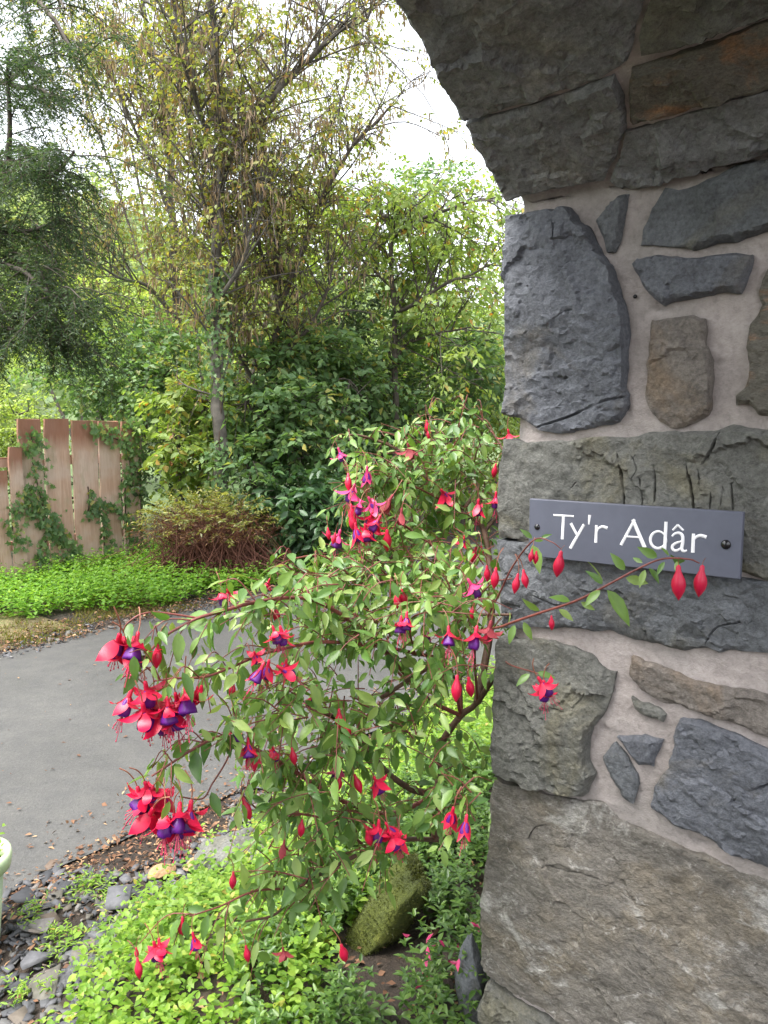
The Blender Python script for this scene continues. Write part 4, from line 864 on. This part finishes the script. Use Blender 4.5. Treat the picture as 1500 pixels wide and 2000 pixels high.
P = scatter(9000, 4.95, 6.2, .8, 6.5, lambda s, v, P: (s > 5.02 + .1 * nz2(P, 2, 5)) & (rng.uniform(size=len(s)) < np.clip(1.2 - (s - 5.0) * 1.5, .1, 1))); n = len(P); P[:, 2] = np.maximum(P[:, 2], .006) + rng.uniform(.004, .03, n); L = rng.uniform(.012, .045, n)
o = obj('verge_litter', mesh('verge_litter', *leaves(P, rvec(n) * [1, 1, .25], np.array([0, 0, 1.0]) + rng.normal(0, .35, (n, 3)), L, L * rng.uniform(.1, .6, n), T2), M['litter'])); tag(o, 'brown litter scattered over the far verge', 'leaf litter', kind='stuff')
P = scatter(16000, 5.1, 6.3, .8, 4.2, lambda s, v, P: (s > 5.22 + .16 * nz2(P, 2.2, 7)) & (nz2(P, 3, 8) > -.1)); n = len(P); L = rng.uniform(.012, .05, n)
o = obj('moss_and_grass', mesh('moss_and_grass', *leaves(P, rng.normal(0, .5, (n, 3)) * [1, 1, 0] + [0, 0, 1.0], rvec(n), L, .006, T2), LM['verge_grass'])); tag(o, 'short yellowing moss and grass on the far verge', 'grass', kind='stuff')
P = scatter(260, 2.6, 5.0, -.5, 5, lambda s, v, P: s > 0); n = len(P); P[:, 2] = .022; L = rng.uniform(.006, .03, n)
o = obj('lane_litter', mesh('lane_litter', *leaves(P, rvec(n) * [1, 1, .1], np.array([0, 0, 1.0]) + rng.normal(0, .2, (n, 3)), L, L * rng.uniform(.1, .7, n), T2), M['litter'])); tag(o, 'scattered needles and leaf scraps on the tarmac', 'leaf litter', kind='stuff')
for (x, y, r_) in ((1378, 333, .006), (1243, 580, .0035)):  # black domes: one plug, and one painting the dark of a mortar hole
    s_, h_ = px_sh(x, y); a = np.arange(12) * math.pi / 6; rg = [np.stack([s_ + r_ * math.cos(q_) * np.cos(a), h_ + r_ * math.cos(q_) * np.sin(a), np.full(12, .006 + r_ * math.sin(q_))], -1) for q_ in (0, .5, 1.0, 1.45)]
    v_ = np.concatenate([passage(g_[:, 0], g_[:, 1], g_[:, 2]) for g_ in rg]); k = np.arange(48).reshape(4, 12); q_ = np.stack([k[:-1], np.roll(k, -1, 1)[:-1], np.roll(k, -1, 1)[1:], k[1:]], -1).reshape(-1, 4)
    obj('black_dome', mesh('black_dome', v_, [tuple(z_) for z_ in q_] + [tuple(k[-1])], M['screw'], True), arch)
P = np.stack([atz(rng.uniform(780, 960), rng.uniform(1930, 2030), .24) for _ in range(22)]); P[:, 2] = gz(P[:, 0], P[:, 1]) + rng.uniform(.03, .16, len(P)); n = len(P); L = rng.uniform(.012, .03, n)
o = obj('fallen_petals', mesh('fallen_petals', *leaves(P, rvec(n), np.array([0, -.5, 1.0]) + rng.normal(0, .5, (n, 3)), L, L * .45, T6), M['sepalpink'])); tag(o, 'faded pink fallen petals at the foot of the pillar', 'petals', kind='stuff')
# rocks
def rock(name, label, c, r, mt, seed, rotz=0, tilt=(0, 0), group=None):
    import bmesh
    bm = bmesh.new(); bmesh.ops.create_icosphere(bm, subdivisions=5, radius=1); v = np.array([x.co[:] for x in bm.verts]); f = np.array([[a.index for a in x.verts] for x in bm.faces]); bm.free()
    rr = np.random.default_rng(seed); h = np.full(len(v), 9.0)
    for _ in range(14): nn = unit(rr.normal(size=3)); h = np.minimum(h, rr.uniform(.72, 1.0) / np.maximum(v @ nn, 1e-3))
    h = np.minimum(h, 1.25) * (1 + .05 * fbm(v * 2.5 + seed, 4) + .018 * fbm(v * 12 + seed, 3)); v = v * h[:, None] * np.array(r)
    o = obj(name, mesh(name, v, f, mt, True), loc=c); o.rotation_euler = (tilt[0], tilt[1], rotz); return tag(o, label, 'rock', group)
m, nt, bs = mat('moss'); v = coords(nt); a = noise(nt, v, 9, 5, .65, .3); b = noise(nt, v, 150, 4, .8)
cc = ramp(nt, a, [(.3, (.045, .06, .012)), (.55, (.10, .12, .018)), (.75, (.17, .18, .03))]); cc = mix(nt, .7, cc, ramp(nt, b, [(.3, (.45, .45, .4)), (.7, (1.5, 1.5, 1.3))]), 'MULTIPLY')
nt.links.new(cc, bs.inputs['Base Color']); bs.inputs['Roughness'].default_value = .95; bump(nt, bs, b, 1, .012); M['moss'] = m
rock('boulder', 'rounded grey boulder half hidden at the bed edge', atz(465, 1690, .06), (.125, .11, .11), M['green'], 3, .4)
ms = rock('mossy_stone', 'long leaning stone covered in olive moss', atz(738, 1800, .29), (.052, .075, .20), M['moss'], 8, -.3, (-.25, .62))
vv = np.array([x.co[:] for x in ms.data.vertices]); nn = np.array([x.normal[:] for x in ms.data.vertices]); k = rng.integers(0, len(vv), 9000); L = rng.uniform(.003, .007, 9000) * (1 + .6 * fbm(vv[k] * 40, 2))
obj('moss', mesh('moss', *leaves(vv[k] + rng.normal(0, .002, (9000, 3)), nn[k] + rng.normal(0, .5, (9000, 3)), rvec(9000), L, .0025, T2), LM['mossy']), ms, kind='stuff')
dsp = at(926, 1790, 1.66); rock('dark_stone', 'dark upright stone beside the pillar foot', (dsp[0], dsp[1], gzp(dsp) + .05), (.03, .05, .12), M['dark'], 12, .3)
rock('orange_stone', 'small orange-brown stone on the chippings, the rounder one', atz(378, 1690, .02), (.032, .028, .022), M['litter'], 21, .3)
rock('orange_stone', 'small flat tan stone left of the rounder orange one', atz(316, 1702, .02), (.042, .03, .018), M['litter'], 22, .9)
for i, (px, py, a, lb) in enumerate([(228, 1760, .075, 'large flat blue-grey slate slab beside the ground cover edge'), (195, 1830, .045, 'smaller slate slab below the large flat slab'), (150, 1905, .05, 'slate slab low on the left among the chippings'), (60, 1880, .05, 'broad slate piece near the lower left corner')]):
    c = atz(px, py, .035); v_, f_ = flake(1, np.zeros((1, 3)), np.array([a]), np.array([.009]), .10); o = obj('slate_slab', mesh('slate_slab', v_, f_, M['chip']), loc=c); tag(o, lb, 'slate', 'slate slabs')

# plant pot at the left edge
pb = at(-68, 1672, 2.25); pz = pb[2]
M['pot'] = plain('pot_pale_green', (.42, .50, .32), .35, .18, 9)
pot = thing('plant_pot', 'pale green plant pot cut by the left edge', 'plant pot', (pb[0], pb[1], 0))
def lathe(pr, k=40):
    a = np.arange(k) * 2 * math.pi / k; v = np.concatenate([np.stack([r * np.cos(a), r * np.sin(a), np.full(k, z)], -1) for r, z in pr]); i = np.arange(len(pr) * k).reshape(-1, k)
    return v, np.stack([i[:-1], np.roll(i, -1, 1)[:-1], np.roll(i, -1, 1)[1:], i[1:]], -1).reshape(-1, 4)
obj('body', mesh('body', *lathe([(.001, .0), (.075, 0), (.078, .01), (.100, pz - .045), (.094, pz - .05), (.07, .03), (.001, .03)]), M['pot'], True), pot)
obj('rim', mesh('rim', *lathe([(.100, pz - .05), (.120, pz - .045), (.124, pz - .02), (.122, pz - .004), (.115, pz), (.104, pz - .004), (.098, pz - .03), (.096, pz - .06)]), M['pot'], True), pot)
obj('compost', mesh('compost', *lathe([(.097, pz - .04), (.05, pz - .035), (.001, pz - .035)]), M['soil'], True), pot)
pp = np.array([[pb[0] + .085 * math.sqrt(rng.uniform()) * math.cos(t), pb[1] + .085 * math.sqrt(rng.uniform()) * math.sin(t), pz - .04] for t in rng.uniform(0, 6.28, 60)])
o = cover('potted_plant', 'small green plant growing in the pale pot', pp, .07, 4, .028, .5, 'oregano', T6, .4, cat='plant'); o['kind'] = 'thing'

# ------------------------------------------------------------------ fuchsia
fbase = at(850, 1640, 1.72); fbase[2] = gzp(fbase) - .03
fu = thing('fuchsia_shrub', 'fuchsia shrub with arching red stems and hanging crimson and purple flowers', 'shrub', fbase)
fbv = np.asarray(fbase)
BR = [  # arching branches: photo polyline + depth, start and end radius
 ([(850, 1640, 1.72), (856, 1540, 1.70), (860, 1460, 1.68), (900, 1398, 1.66), (932, 1372, 1.64), (985, 1290, 1.55)], .011, .006, 'fwood'),
 ([(850, 1640, 1.72), (840, 1560, 1.68), (800, 1540, 1.62), (752, 1505, 1.56), (700, 1440, 1.50), (650, 1400, 1.45), (600, 1380, 1.40)], .010, .004, 'fwood'),
 ([(900, 1398, 1.66), (837, 1366, 1.62), (795, 1321, 1.56), (730, 1248, 1.48), (666, 1200, 1.42), (610, 1172, 1.36), (554, 1168, 1.31), (490, 1178, 1.26), (440, 1192, 1.22), (387, 1207, 1.19), (361, 1220, 1.18), (322, 1242, 1.16), (296, 1268, 1.15)], .007, .0025, 'fstem'),
 ([(387, 1207, 1.19), (317, 1197, 1.17), (278, 1199, 1.15), (250, 1216, 1.14), (240, 1232, 1.14)], .0025, .0015, 'fstem'),
 ([(900, 1398, 1.66), (876, 1300, 1.60), (810, 1276, 1.54), (722, 1260, 1.46), (622, 1254, 1.38), (550, 1268, 1.32), (506, 1280, 1.28), (450, 1304, 1.22), (400, 1322, 1.17), (340, 1325, 1.14), (300, 1330, 1.13)], .006, .002, 'fstem'),
 ([(840, 1560, 1.68), (760, 1590, 1.60), (688, 1572, 1.52), (640, 1548, 1.46), (596, 1520, 1.40), (552, 1492, 1.35), (516, 1472, 1.30), (460, 1444, 1.25), (424, 1440, 1.21), (369, 1468, 1.17), (340, 1487, 1.15), (296, 1516, 1.13)], .008, .002, 'fstem'),
 ([(460, 1444, 1.25), (440, 1490, 1.22), (415, 1530, 1.19), (395, 1560, 1.17), (350, 1556, 1.14)], .0025, .0015, 'fstem'),
 ([(900, 1398, 1.66), (895, 1260, 1.72), (886, 1180, 1.76), (874, 1132, 1.78), (862, 1084, 1.78), (798, 1032, 1.74), (750, 1002, 1.70), (690, 988, 1.66)], .008, .0025, 'fstem'),
 ([(932, 1372, 1.64), (960, 1200, 1.75), (946, 1040, 1.85), (902, 1000, 1.90), (874, 976, 1.92), (830, 930, 1.94), (780, 880, 1.96), (700, 850, 1.94), (660, 858, 1.92)], .010, .003, 'fwood'),
 ([(902, 1000, 1.90), (934, 952, 1.94), (922, 916, 1.97), (912, 893, 1.98), (867, 865, 1.98), (844, 825, 1.98), (830, 790, 1.98)], .007, .002, 'fwood'),
 ([(946, 1040, 1.85), (985, 980, 1.95), (990, 900, 2.02), (950, 830, 2.05), (900, 790, 2.05)], .006, .002, 'fwood'),
 ([(902, 1000, 1.90), (830, 960, 1.85), (760, 930, 1.80), (700, 925, 1.78)], .004, .0015, 'fstem'),
 ([(932, 1372, 1.64), (930, 1250, 1.52), (985, 1222, 1.36), (1052, 1198, 1.27), (1124, 1174, 1.20), (1180, 1146, 1.16), (1240, 1114, 1.13), (1292, 1092, 1.11), (1344, 1092, 1.10), (1366, 1100, 1.10)], .004, .0015, 'fstem'),
 ([(930, 1250, 1.52), (975, 1160, 1.42), (1004, 1102, 1.36), (1044, 1054, 1.30), (1076, 1058, 1.28), (1096, 1072, 1.27)], .003, .001, 'fstem'),
 ([(985, 1290, 1.5), (1000, 1300, 1.42), (1040, 1312, 1.34), (1052, 1316, 1.32)], .0022, .0012, 'fstem'),
 ([(745, 1363, 1.5), (795, 1330, 1.52), (843, 1296, 1.54), (900, 1210, 1.5), (1000, 1200, 1.46)], .005, .003, 'fwood'),
 ([(850, 1640, 1.72), (790, 1640, 1.60), (720, 1660, 1.52), (640, 1700, 1.44), (580, 1736, 1.38), (540, 1784, 1.34), (480, 1800, 1.30)], .006, .002, 'fwood'),
 ([(720, 1660, 1.52), (660, 1610, 1.45), (590, 1590, 1.38), (520, 1590, 1.33), (470, 1550, 1.3)], .004, .002, 'fstem'),
 ([(580, 1736, 1.38), (500, 1740, 1.3), (430, 1770, 1.25), (370, 1790, 1.22)], .003, .0015, 'fstem'),
 ([(850, 1640, 1.72), (840, 1600, 1.6), (870, 1560, 1.45), (900, 1560, 1.36)], .004, .002, 'fstem'),
 ([(837, 1366, 1.62), (760, 1290, 1.62), (700, 1150, 1.62), (640, 1090, 1.60), (580, 1090, 1.56), (530, 1110, 1.5)], .005, .002, 'fstem'),
 ([(895, 1260, 1.72), (820, 1180, 1.66), (740, 1110, 1.62), (690, 1080, 1.6)], .004, .002, 'fstem'),
 ([(895, 1260, 1.72), (930, 1180, 1.6), (960, 1140, 1.5), (1000, 1130, 1.42)], .004, .0015, 'fstem'),
 ([(810, 1276, 1.54), (800, 1215, 1.46), (840, 1195, 1.42), (930, 1200, 1.36)], .003, .0015, 'fstem'),
]
LP, LAX, LN, LL = [], [], [], []          # fuchsia leaves
def add_pairs(P, R, dens, Lm):
    T = unit(np.gradient(P, axis=0)); seg = np.r_[0, np.cumsum(np.linalg.norm(np.diff(P, axis=0), axis=1))]; n = max(1, int(seg[-1] * dens))
    for x in (np.arange(n) + rng.uniform(.1, .9, n)) / n * seg[-1]:
        p = np.array([np.interp(x, seg, P[:, j]) for j in range(3)]); t = unit(np.array([np.interp(x, seg, T[:, j]) for j in range(3)]))
        a = unit(np.cross(t, rvec(1)[0]))
        for sg in (1, -1):
            if rng.uniform() < .12: continue
            ax = unit(t * .55 + a * sg + np.array([0, 0, -.75]) + rng.normal(0, .25, 3)); LP.append(p); LAX.append(ax)
            LN.append(np.array([-.15, -.45, .75]) + rng.normal(0, .45, 3)); LL.append(Lm * rng.choice([.5, .75, 1.0, 1.25, 1.5], p=[.2, .25, .3, .17, .08]) * rng.uniform(.85, 1.15))
def free_of_wall(p):    # keep sprays out of the pillar
    s, u_ = p @ D, DJ + p @ N; return (s > S0 + .03) | (u_ > .07)
tw = Geo(); ntw_ = 0
for pts, r0, r1, mt in BR:
    P = catmull([at(*p) for p in pts], 7); R = np.linspace(r0, r1, len(P)) * (.72 if mt == 'fstem' else .9)
    obj('branch', mesh('branch', *[x for x in tubes(P - fbv, R, 6)], M[mt], True), fu)
    T = unit(np.gradient(P, axis=0)); seg = np.r_[0, np.cumsum(np.linalg.norm(np.diff(P, axis=0), axis=1))]
    right = pts[-1][0] > 1040
    if mt == 'fstem': add_pairs(P[len(P) // (2 if right else 3):], R, 22 if right else 30, .040 if right else .036)
    if right: continue
    for x in np.arange(.16, seg[-1], .060):
        for _ in range(2):
            p = np.array([np.interp(x, seg, P[:, j]) for j in range(3)]); t = np.array([np.interp(x, seg, T[:, j]) for j in range(3)])
            d = unit(t * .7 + rvec(1)[0] * .9 + np.array([0, 0, .15])); l = rng.uniform(.05, .16) * (1 - .35 * x / seg[-1]); Q = catmull([p, p + d * l * .5 + [0, 0, .008], p + d * l + [0, 0, -.03]], 4)
            if not all(free_of_wall(q_) for q_ in Q): continue
            tw.add(*tubes(Q, np.linspace(.0013, .0007, len(Q)), 4)); add_pairs(Q, None, 48, .028)
for (px, py, dp, rx, ry, rz, nb) in [(850, 920, 1.94, 130, 125, .2, 150), (740, 930, 1.85, 70, 60, .12, 35), (800, 1090, 1.72, 175, 60, .2, 110), (640, 1140, 1.52, 130, 45, .15, 70), (880, 1170, 1.52, 100, 70, .12, 60), (700, 1215, 1.46, 150, 35, .12, 55), (640, 1390, 1.42, 160, 80, .15, 110),
        (555, 1350, 1.33, 95, 70, .1, 45), (780, 1420, 1.52, 120, 80, .12, 70), (560, 1510, 1.36, 110, 60, .1, 45), (650, 1610, 1.42, 150, 70, .12, 75), (560, 1700, 1.36, 110, 60, .1, 45), (880, 1290, 1.46, 70, 50, .1, 35), (895, 1560, 1.38, 35, 60, .05, 18), (500, 1180, 1.3, 60, 25, .06, 14), (440, 1400, 1.22, 50, 50, .06, 10)]:
    c0 = at(px, py, dp)
    for _ in range(int(nb * (1.05 if py < 1120 else .66 if py < 1330 else .42))):
        d0 = rvec(1)[0]; p = c0 + d0 * np.array([rx / FPX * dp, rz, ry / FPX * dp]) * rng.uniform(.1, 1) ** .6; d = unit(d0 * .5 + rng.normal(0, .5, 3) + np.array([-.5, -.25, .1])); l = rng.uniform(.06, .15)
        Q = catmull([p - d * l * .4, p, p + d * l * .5 + [0, 0, -.02]], 4)
        if not all(free_of_wall(q_) for q_ in Q): continue
        tw.add(*tubes(Q, np.linspace(.0014, .0007, len(Q)), 4)); add_pairs(Q, None, 46, .029)
part('twigs', *tw.get(), M['fstem'], fu, fbv, kind='stuff')
for (x0, y0, x1, y1) in [(1225, 1119, 1203, 1092), (1263, 1106, 1252, 1134), (1290, 1092, 1260, 1076), (1214, 1127, 1254, 1136), (1182, 1146, 1158, 1122), (1178, 1148, 1150, 1172), (1128, 1172, 1152, 1186), (1120, 1176, 1088, 1166), (1085, 1186, 1112, 1204), (1060, 1196, 1030, 1180),
                         (1020, 1208, 1034, 1240), (1008, 1214, 996, 1246), (1302, 1091, 1288, 1112), (1310, 1091, 1300, 1076), (1044, 1056, 1026, 1040), (1050, 1054, 1068, 1046), (1040, 1312, 1016, 1330)]:
    dz = float(np.interp(x0, [1000, 1052, 1124, 1180, 1240, 1292, 1344], [1.33, 1.27, 1.20, 1.16, 1.13, 1.11, 1.10])) - (0 if y0 > 1070 and y0 < 1300 else -.03); a_ = at(x0, y0, dz); b_ = at(x1, y1, dz - .006)
    LP.append(a_); LAX.append(b_ - a_); LN.append(np.array([-.35, -.8, .5]) + rng.normal(0, .2, 3)); LL.append(np.linalg.norm(b_ - a_) * 1.15)
LP, LAX, LN, LL = map(np.array, (LP, LAX, LN, LL)); LAX = unit(LAX); keep = np.array([free_of_wall(p + a * l) and free_of_wall(p) for p, a, l in zip(LP, LAX, LL)])
LP, LAX, LN, LL = LP[keep], LAX[keep], LN[keep], LL[keep]; WD = LL * rng.uniform(.34, .48, len(LL))
LP = LP + LAX * .006
big = np.argsort(-(LL / np.linalg.norm(LP - CAM, axis=1)))[:300]; rest = np.setdiff1d(np.arange(len(LL)), big)
part('foliage', *leaves(LP[rest], LAX[rest], LN[rest], LL[rest], WD[rest], TN), LM['fuchsia'], fu, fbv, True, kind='stuff')
lm_ = mesh('leaf', *leaves(np.zeros((1, 3)), np.array([[1.0, 0, 0]]), np.array([[0, 0, 1.0]]), 1.0, 1.0, TN), LM['fuchsia'], True)
for i in big:
    ax = unit(LAX[i]); b = unit(np.cross(LN[i], ax)); nn = np.cross(ax, b); o = obj('leaf', lm_, fu)
    m4 = Matrix.Identity(4)
    for r in range(3): m4[r][0], m4[r][1], m4[r][2], m4[r][3] = ax[r] * LL[i], b[r] * WD[i], nn[r] * LL[i], LP[i][r] - fbv[r]
    o.matrix_basis = m4
print('fuchsia leaves', len(LL))

# flower pieces (unit metres, hanging from origin down -z)
def sepal_mesh(openness, mt):
    n = 7; v = []; f = []
    for i in range(n):
        t = i / (n - 1); ang = openness * t ** .8; r = .0028; 
        x = r + .026 * (math.sin(ang) / max(openness, .01) * 1.0 if openness > .01 else 0) * (1 if openness > .3 else 1); z = 0
        v.append((x, t))
    # integrate a curve whose slope swings from hanging to reflexed
    x, z = .0028, -.012; pts = [(x, z)]; ds = .031 / (n - 1)
    for i in range(n - 1):
        t = (i + .5) / (n - 1); a = openness * (.25 + 1.0 * t); x += math.sin(a) * ds; z -= math.cos(a) * ds; pts.append((x, z))
    wd = [.0032, .0062, .0078, .0076, .0060, .0034, .0003]; V_ = []
    for (x, z), w_ in zip(pts, wd): V_ += [(x - .0008, -w_, z), (x + .0009, 0, z), (x - .0008, w_, z)]
    for i in range(n - 1):
        for j in (0, 1): k = 3 * i + j; f.append((k, k + 1, k + 4, k + 3))
    return mesh('sepal', V_, f, mt, True)
def lathe_m(name, pr, mt, k=12, lob=0.0):
    a = np.arange(k) * 2 * math.pi / k; v = np.concatenate([np.stack([r * (1 + lob * np.cos(4 * a)) * np.cos(a), r * (1 + lob * np.cos(4 * a)) * np.sin(a), np.full(k, z) - (.0016 * np.cos(4 * a) * lob * 6 if i == len(pr) - 1 else 0)], -1) for i, (r, z) in enumerate(pr)])
    i = np.arange(len(pr) * k).reshape(-1, k); return mesh(name, v, np.stack([i[:-1], np.roll(i, -1, 1)[:-1], np.roll(i, -1, 1)[1:], i[1:]], -1).reshape(-1, 4), mt, True)
SE = {}
for mk_, mt in (('red', M['sepal']), ('pink', M['sepalpink']), ('spent', M['spent'])):
    SE[mk_] = [sepal_mesh(o_, mt) for o_ in (.55, 1.0, 1.5, 1.95)]
COR = [lathe_m('corolla', [(.003, -.012), (.0056, -.017), (.0076, -.023), (.0082, -.029), (.0070, -.0335), (.0058, -.0340)], M['corolla'], 16, .07),
       lathe_m('corolla', [(.003, -.012), (.0054, -.017), (.008, -.023), (.0096, -.029), (.0102, -.0330), (.009, -.0326), (.006, -.026)], M['corolla'], 16, .10)]
CORS = lathe_m('corolla', [(.003, -.013), (.005, -.02), (.006, -.028), (.004, -.034)], M['spent'], 12, .1)
def tube_m(mt): return lathe_m('tube', [(.0006, .0005), (.0024, -.001), (.0026, -.005), (.0030, -.010), (.0034, -.0145)], mt, 10)
TU = {'red': tube_m(M['sepal']), 'pink': tube_m(M['sepalpink']), 'spent': tube_m(M['spent'])}
def stam():
    G = Geo()
    for i in range(7):
        a = i * .9; l = .016 + .004 * math.sin(i * 2.3) + (.014 if i == 0 else 0); s = .0022 + .0012 * (i % 3)
        P = np.array([(0, 0, -.030), (math.cos(a) * s * .5, math.sin(a) * s * .5, -.037), (math.cos(a) * s * 1.6, math.sin(a) * s * 1.6, -.032 - l)]); G.add(*tubes(P, np.array([.00045, .00045, .00045]), 4))
        G.add(*tubes(np.array([P[2], P[2] + [0, 0, -.0012], P[2] + [0, 0, -.0024]]), np.array([.0005, .0011, .0003]), 5))
    return mesh('stamens', *G.get(), M['stamen'], True)
STM = stam()
M['pedicel'] = plain('pedicel_green_red', (.26, .10, .06), .5, .3, 80)
PED = mesh('pedicel', *tubes(catmull([(0, 0, 0), (.001, 0, .010), (.005, .002, .022), (.012, .004, .030)], 4), np.full(13, .0008), 5), M['pedicel'], True)
BUDM = lathe_m('bud', [(.0004, .0005), (.0022, -.001), (.0026, -.006), (.0042, -.010), (.0062, -.015), (.0068, -.020), (.0056, -.026), (.0030, -.031), (.0003, -.035)], M['sepal'], 14, .05)
def place(o, p, yaw, tx, ty, s):
    o.matrix_basis = Matrix.Translation(Vector(p - fbv)) @ Matrix.Rotation(tx, 4, 'X') @ Matrix.Rotation(ty, 4, 'Y') @ Matrix.Rotation(yaw, 4, 'Z') @ Matrix.Scale(s, 4)
def flower(px, py, dp, s=1.0, op=2, colr='red', tilt=.28, cor=None):
    s *= .98 if dp > 1.2 else 1.14; dp -= .07 if dp > 1.2 else 0
    p = at(px, py, dp); e = bpy.data.objects.new('flower', TU[colr]); col.objects.link(e); e.parent = fu
    place(e, p, rng.uniform(0, 6.28), rng.normal(0, tilt), rng.normal(0, tilt), s * rng.uniform(.92, 1.1))
    for k in range(4):
        o = obj('sepal', SE[colr][int(np.clip(op + rng.integers(-1, 2), 0, 3))], e); o.rotation_euler = (0, 0, k * math.pi / 2 + rng.normal(0, .15)); o.scale = (rng.uniform(.85, 1.12), rng.uniform(.75, 1.1), rng.uniform(.85, 1.1))
    obj('corolla', CORS if colr == 'spent' else COR[rng.integers(2) if cor is None else cor], e)
    if colr != 'spent': obj('stamens', STM, e)
    obj('pedicel', PED, e); return e
def bud(px, py, dp, s=1.0, tilt=.15):
    dp -= .07 if dp > 1.28 else 0; s *= 1.05
    p = at(px, py, dp); e = bpy.data.objects.new('bud', BUDM); col.objects.link(e); e.parent = fu
    place(e, p, rng.uniform(0, 6.28), rng.normal(0, tilt), rng.normal(0, tilt), s); pd_ = obj('pedicel', PED, e)
    if px > 1040: pd_.scale = (.4, .4, .3)
for a in [(234, 1238, 1.13, 1.25, 1), (246, 1250, 1.14, 1.15, 2), (270, 1234, 1.13, 1.2, 3), (258, 1262, 1.15, 1.0, 2),
          (283, 1330, 1.12, 1.0, 3), (258, 1344, 1.13, 1.05, 2), (278, 1372, 1.11, 1.1, 3), (296, 1358, 1.14, 1.1, 3), (312, 1384, 1.12, 1.05, 2), (326, 1360, 1.12, 1.1, 3), (342, 1352, 1.14, 1.1, 3), (362, 1336, 1.13, 1.05, 3), (300, 1346, 1.15, 1.0, 2), (338, 1376, 1.13, 1.0, 2),
          (283, 1526, 1.12, 1.1, 3), (268, 1536, 1.13, 1.15, 2), (300, 1534, 1.13, 1.05, 2), (322, 1548, 1.14, .95, 2), (299, 1578, 1.11, 1.15, 2), (322, 1574, 1.11, 1.15, 2), (352, 1566, 1.12, 1.15, 3), (374, 1562, 1.13, 1.1, 2), (340, 1588, 1.12, 1.05, 2),
          (532, 1222, 1.3, .95, 3), (547, 1222, 1.31, 1.0, 3), (560, 1230, 1.33, .8, 2), (526, 1288, 1.29, 1.0, 1), (516, 1294, 1.28, 1.0, 0), (540, 1300, 1.3, 1.0, 2), (560, 1286, 1.33, .7, 2), (496, 1272, 1.29, .7, 2), (432, 1148, 1.55, 1.0, 3), (444, 1150, 1.58, .9, 2),
          (527, 1130, 1.62, .8, 2), (610, 1136, 1.6, .9, 2), (622, 1146, 1.62, .8, 3), (462, 1412, 1.27, .9, 2), (484, 1440, 1.28, 1.0, 2), (492, 1462, 1.28, .9, 2), (532, 1456, 1.36, .9, 2), (616, 1352, 1.42, .8, 2),
          (784, 1202, 1.42, .95, 3), (795, 1194, 1.42, 1.0, 1), (876, 1222, 1.38, 1.05, 3), (932, 1222, 1.34, 1.25, 3), (871, 1134, 1.7, .9, 1), (1050, 1322, 1.3, 1.15, 3), (1062, 1328, 1.32, 1.0, 3), (730, 1516, 1.45, 1.1, 2), (740, 1600, 1.44, 1.1, 3), (752, 1606, 1.45, 1.0, 2), (762, 1624, 1.42, 1.1, 3), (780, 1626, 1.43, 1.0, 2), (730, 1610, 1.44, .9, 1),
          (886, 1576, 1.36, 1.2, 1), (912, 1590, 1.34, 1.1, 1), (300, 1838, 1.22, 1.0, 3), (310, 1832, 1.23, .9, 2), (376, 1820, 1.24, .8, 1), (861, 956, 1.86, 1.25, 1), (935, 974, 1.84, 1.2, 2), (744, 1006, 1.68, 1.2, 2), (713, 1022, 1.66, 1.2, 2), (693, 1020, 1.67, 1.2, 0), (727, 1026, 1.69, 1.2, 3), (728, 1000, 1.7, 1.1, 2), (908, 1045, 1.8, .9, 2), (969, 960, 1.85, 1.1, 2), (992, 838, 2.0, 1.2, 2)]:
    flower(*a)
for a in [(660, 874, 1.9, 1.1, 3), (693, 945, 1.74, 1.25, 3), (719, 970, 1.70, 1.25, 2), (705, 976, 1.72, 1.1, 3), (717, 910, 1.78, 1.1, 0), (913, 1130, 1.5, 1.15, 3), (666, 1488, 1.5, 1.0, 3), (837, 1232, 1.7, .8, 2), (665, 1034, 1.7, 1.1, 3)]:
    flower(*a, colr='pink')
for a in [(796, 866, 1.9, 1.2, 2), (960, 1212, 1.38, 1.2, 3), (556, 1640, 1.4, .8, 2), (552, 1850, 1.35, .7, 2), (768, 966, 1.74, 1.2, 0), (785, 992, 1.74, 1.2, 0)]:
    flower(*a, colr='spent')
for a in [(308, 1258, 1.15, 1.0), (394, 1338, 1.14, .95), (386, 1340, 1.15, .8), (456, 1330, 1.22, .8), (537, 1184, 1.36, .9), (776, 1152, 1.55, 1.0), (784, 1150, 1.55, 1.0), (951, 1104, 1.48, .9), (969, 1108, 1.45, 1.1), (1012, 1120, 1.4, 1.0), (1022, 1112, 1.39, .9), (893, 1318, 1.4, 1.3), (915, 1322, 1.42, 1.1),
          (1077, 1202, 1.26, .7), (1096, 1076, 1.24, 1.25), (1325, 1104, 1.08, 1.35), (1372, 1104, 1.08, 1.25), (496, 1468, 1.29, .9), (570, 1460, 1.36, .9), (662, 1384, 1.45, 1.1), (674, 1404, 1.45, 1.1), (662, 1514, 1.46, .8), (692, 1512, 1.46, 1.0), (474, 1558, 1.26, 1.1), (590, 1600, 1.38, .9), (716, 1622, 1.43, 1.0),
          (666, 1844, 1.35, 1.1), (480, 1846, 1.3, .8), (357, 1790, 1.22, 1.0), (268, 1870, 1.2, .9), (266, 1850, 1.21, .5), (456, 1702, 1.3, .8), (685, 984, 1.68, 1.2), (684, 1000, 1.67, 1.2), (756, 1034, 1.68, 1.4), (833, 820, 1.95, 1.0), (838, 834, 1.95, .9), (930, 1068, 1.78, 1.2), (940, 1066, 1.79, 1.0), (969, 905, 1.92, 1.0), (925, 1180, 1.5, .8), (1040, 1072, 1.3, .6), (1048, 1076, 1.3, .6), (680, 924, 1.76, 1.1), (640, 1030, 1.62, .7), (655, 1040, 1.66, .7)]:
    bud(*a)
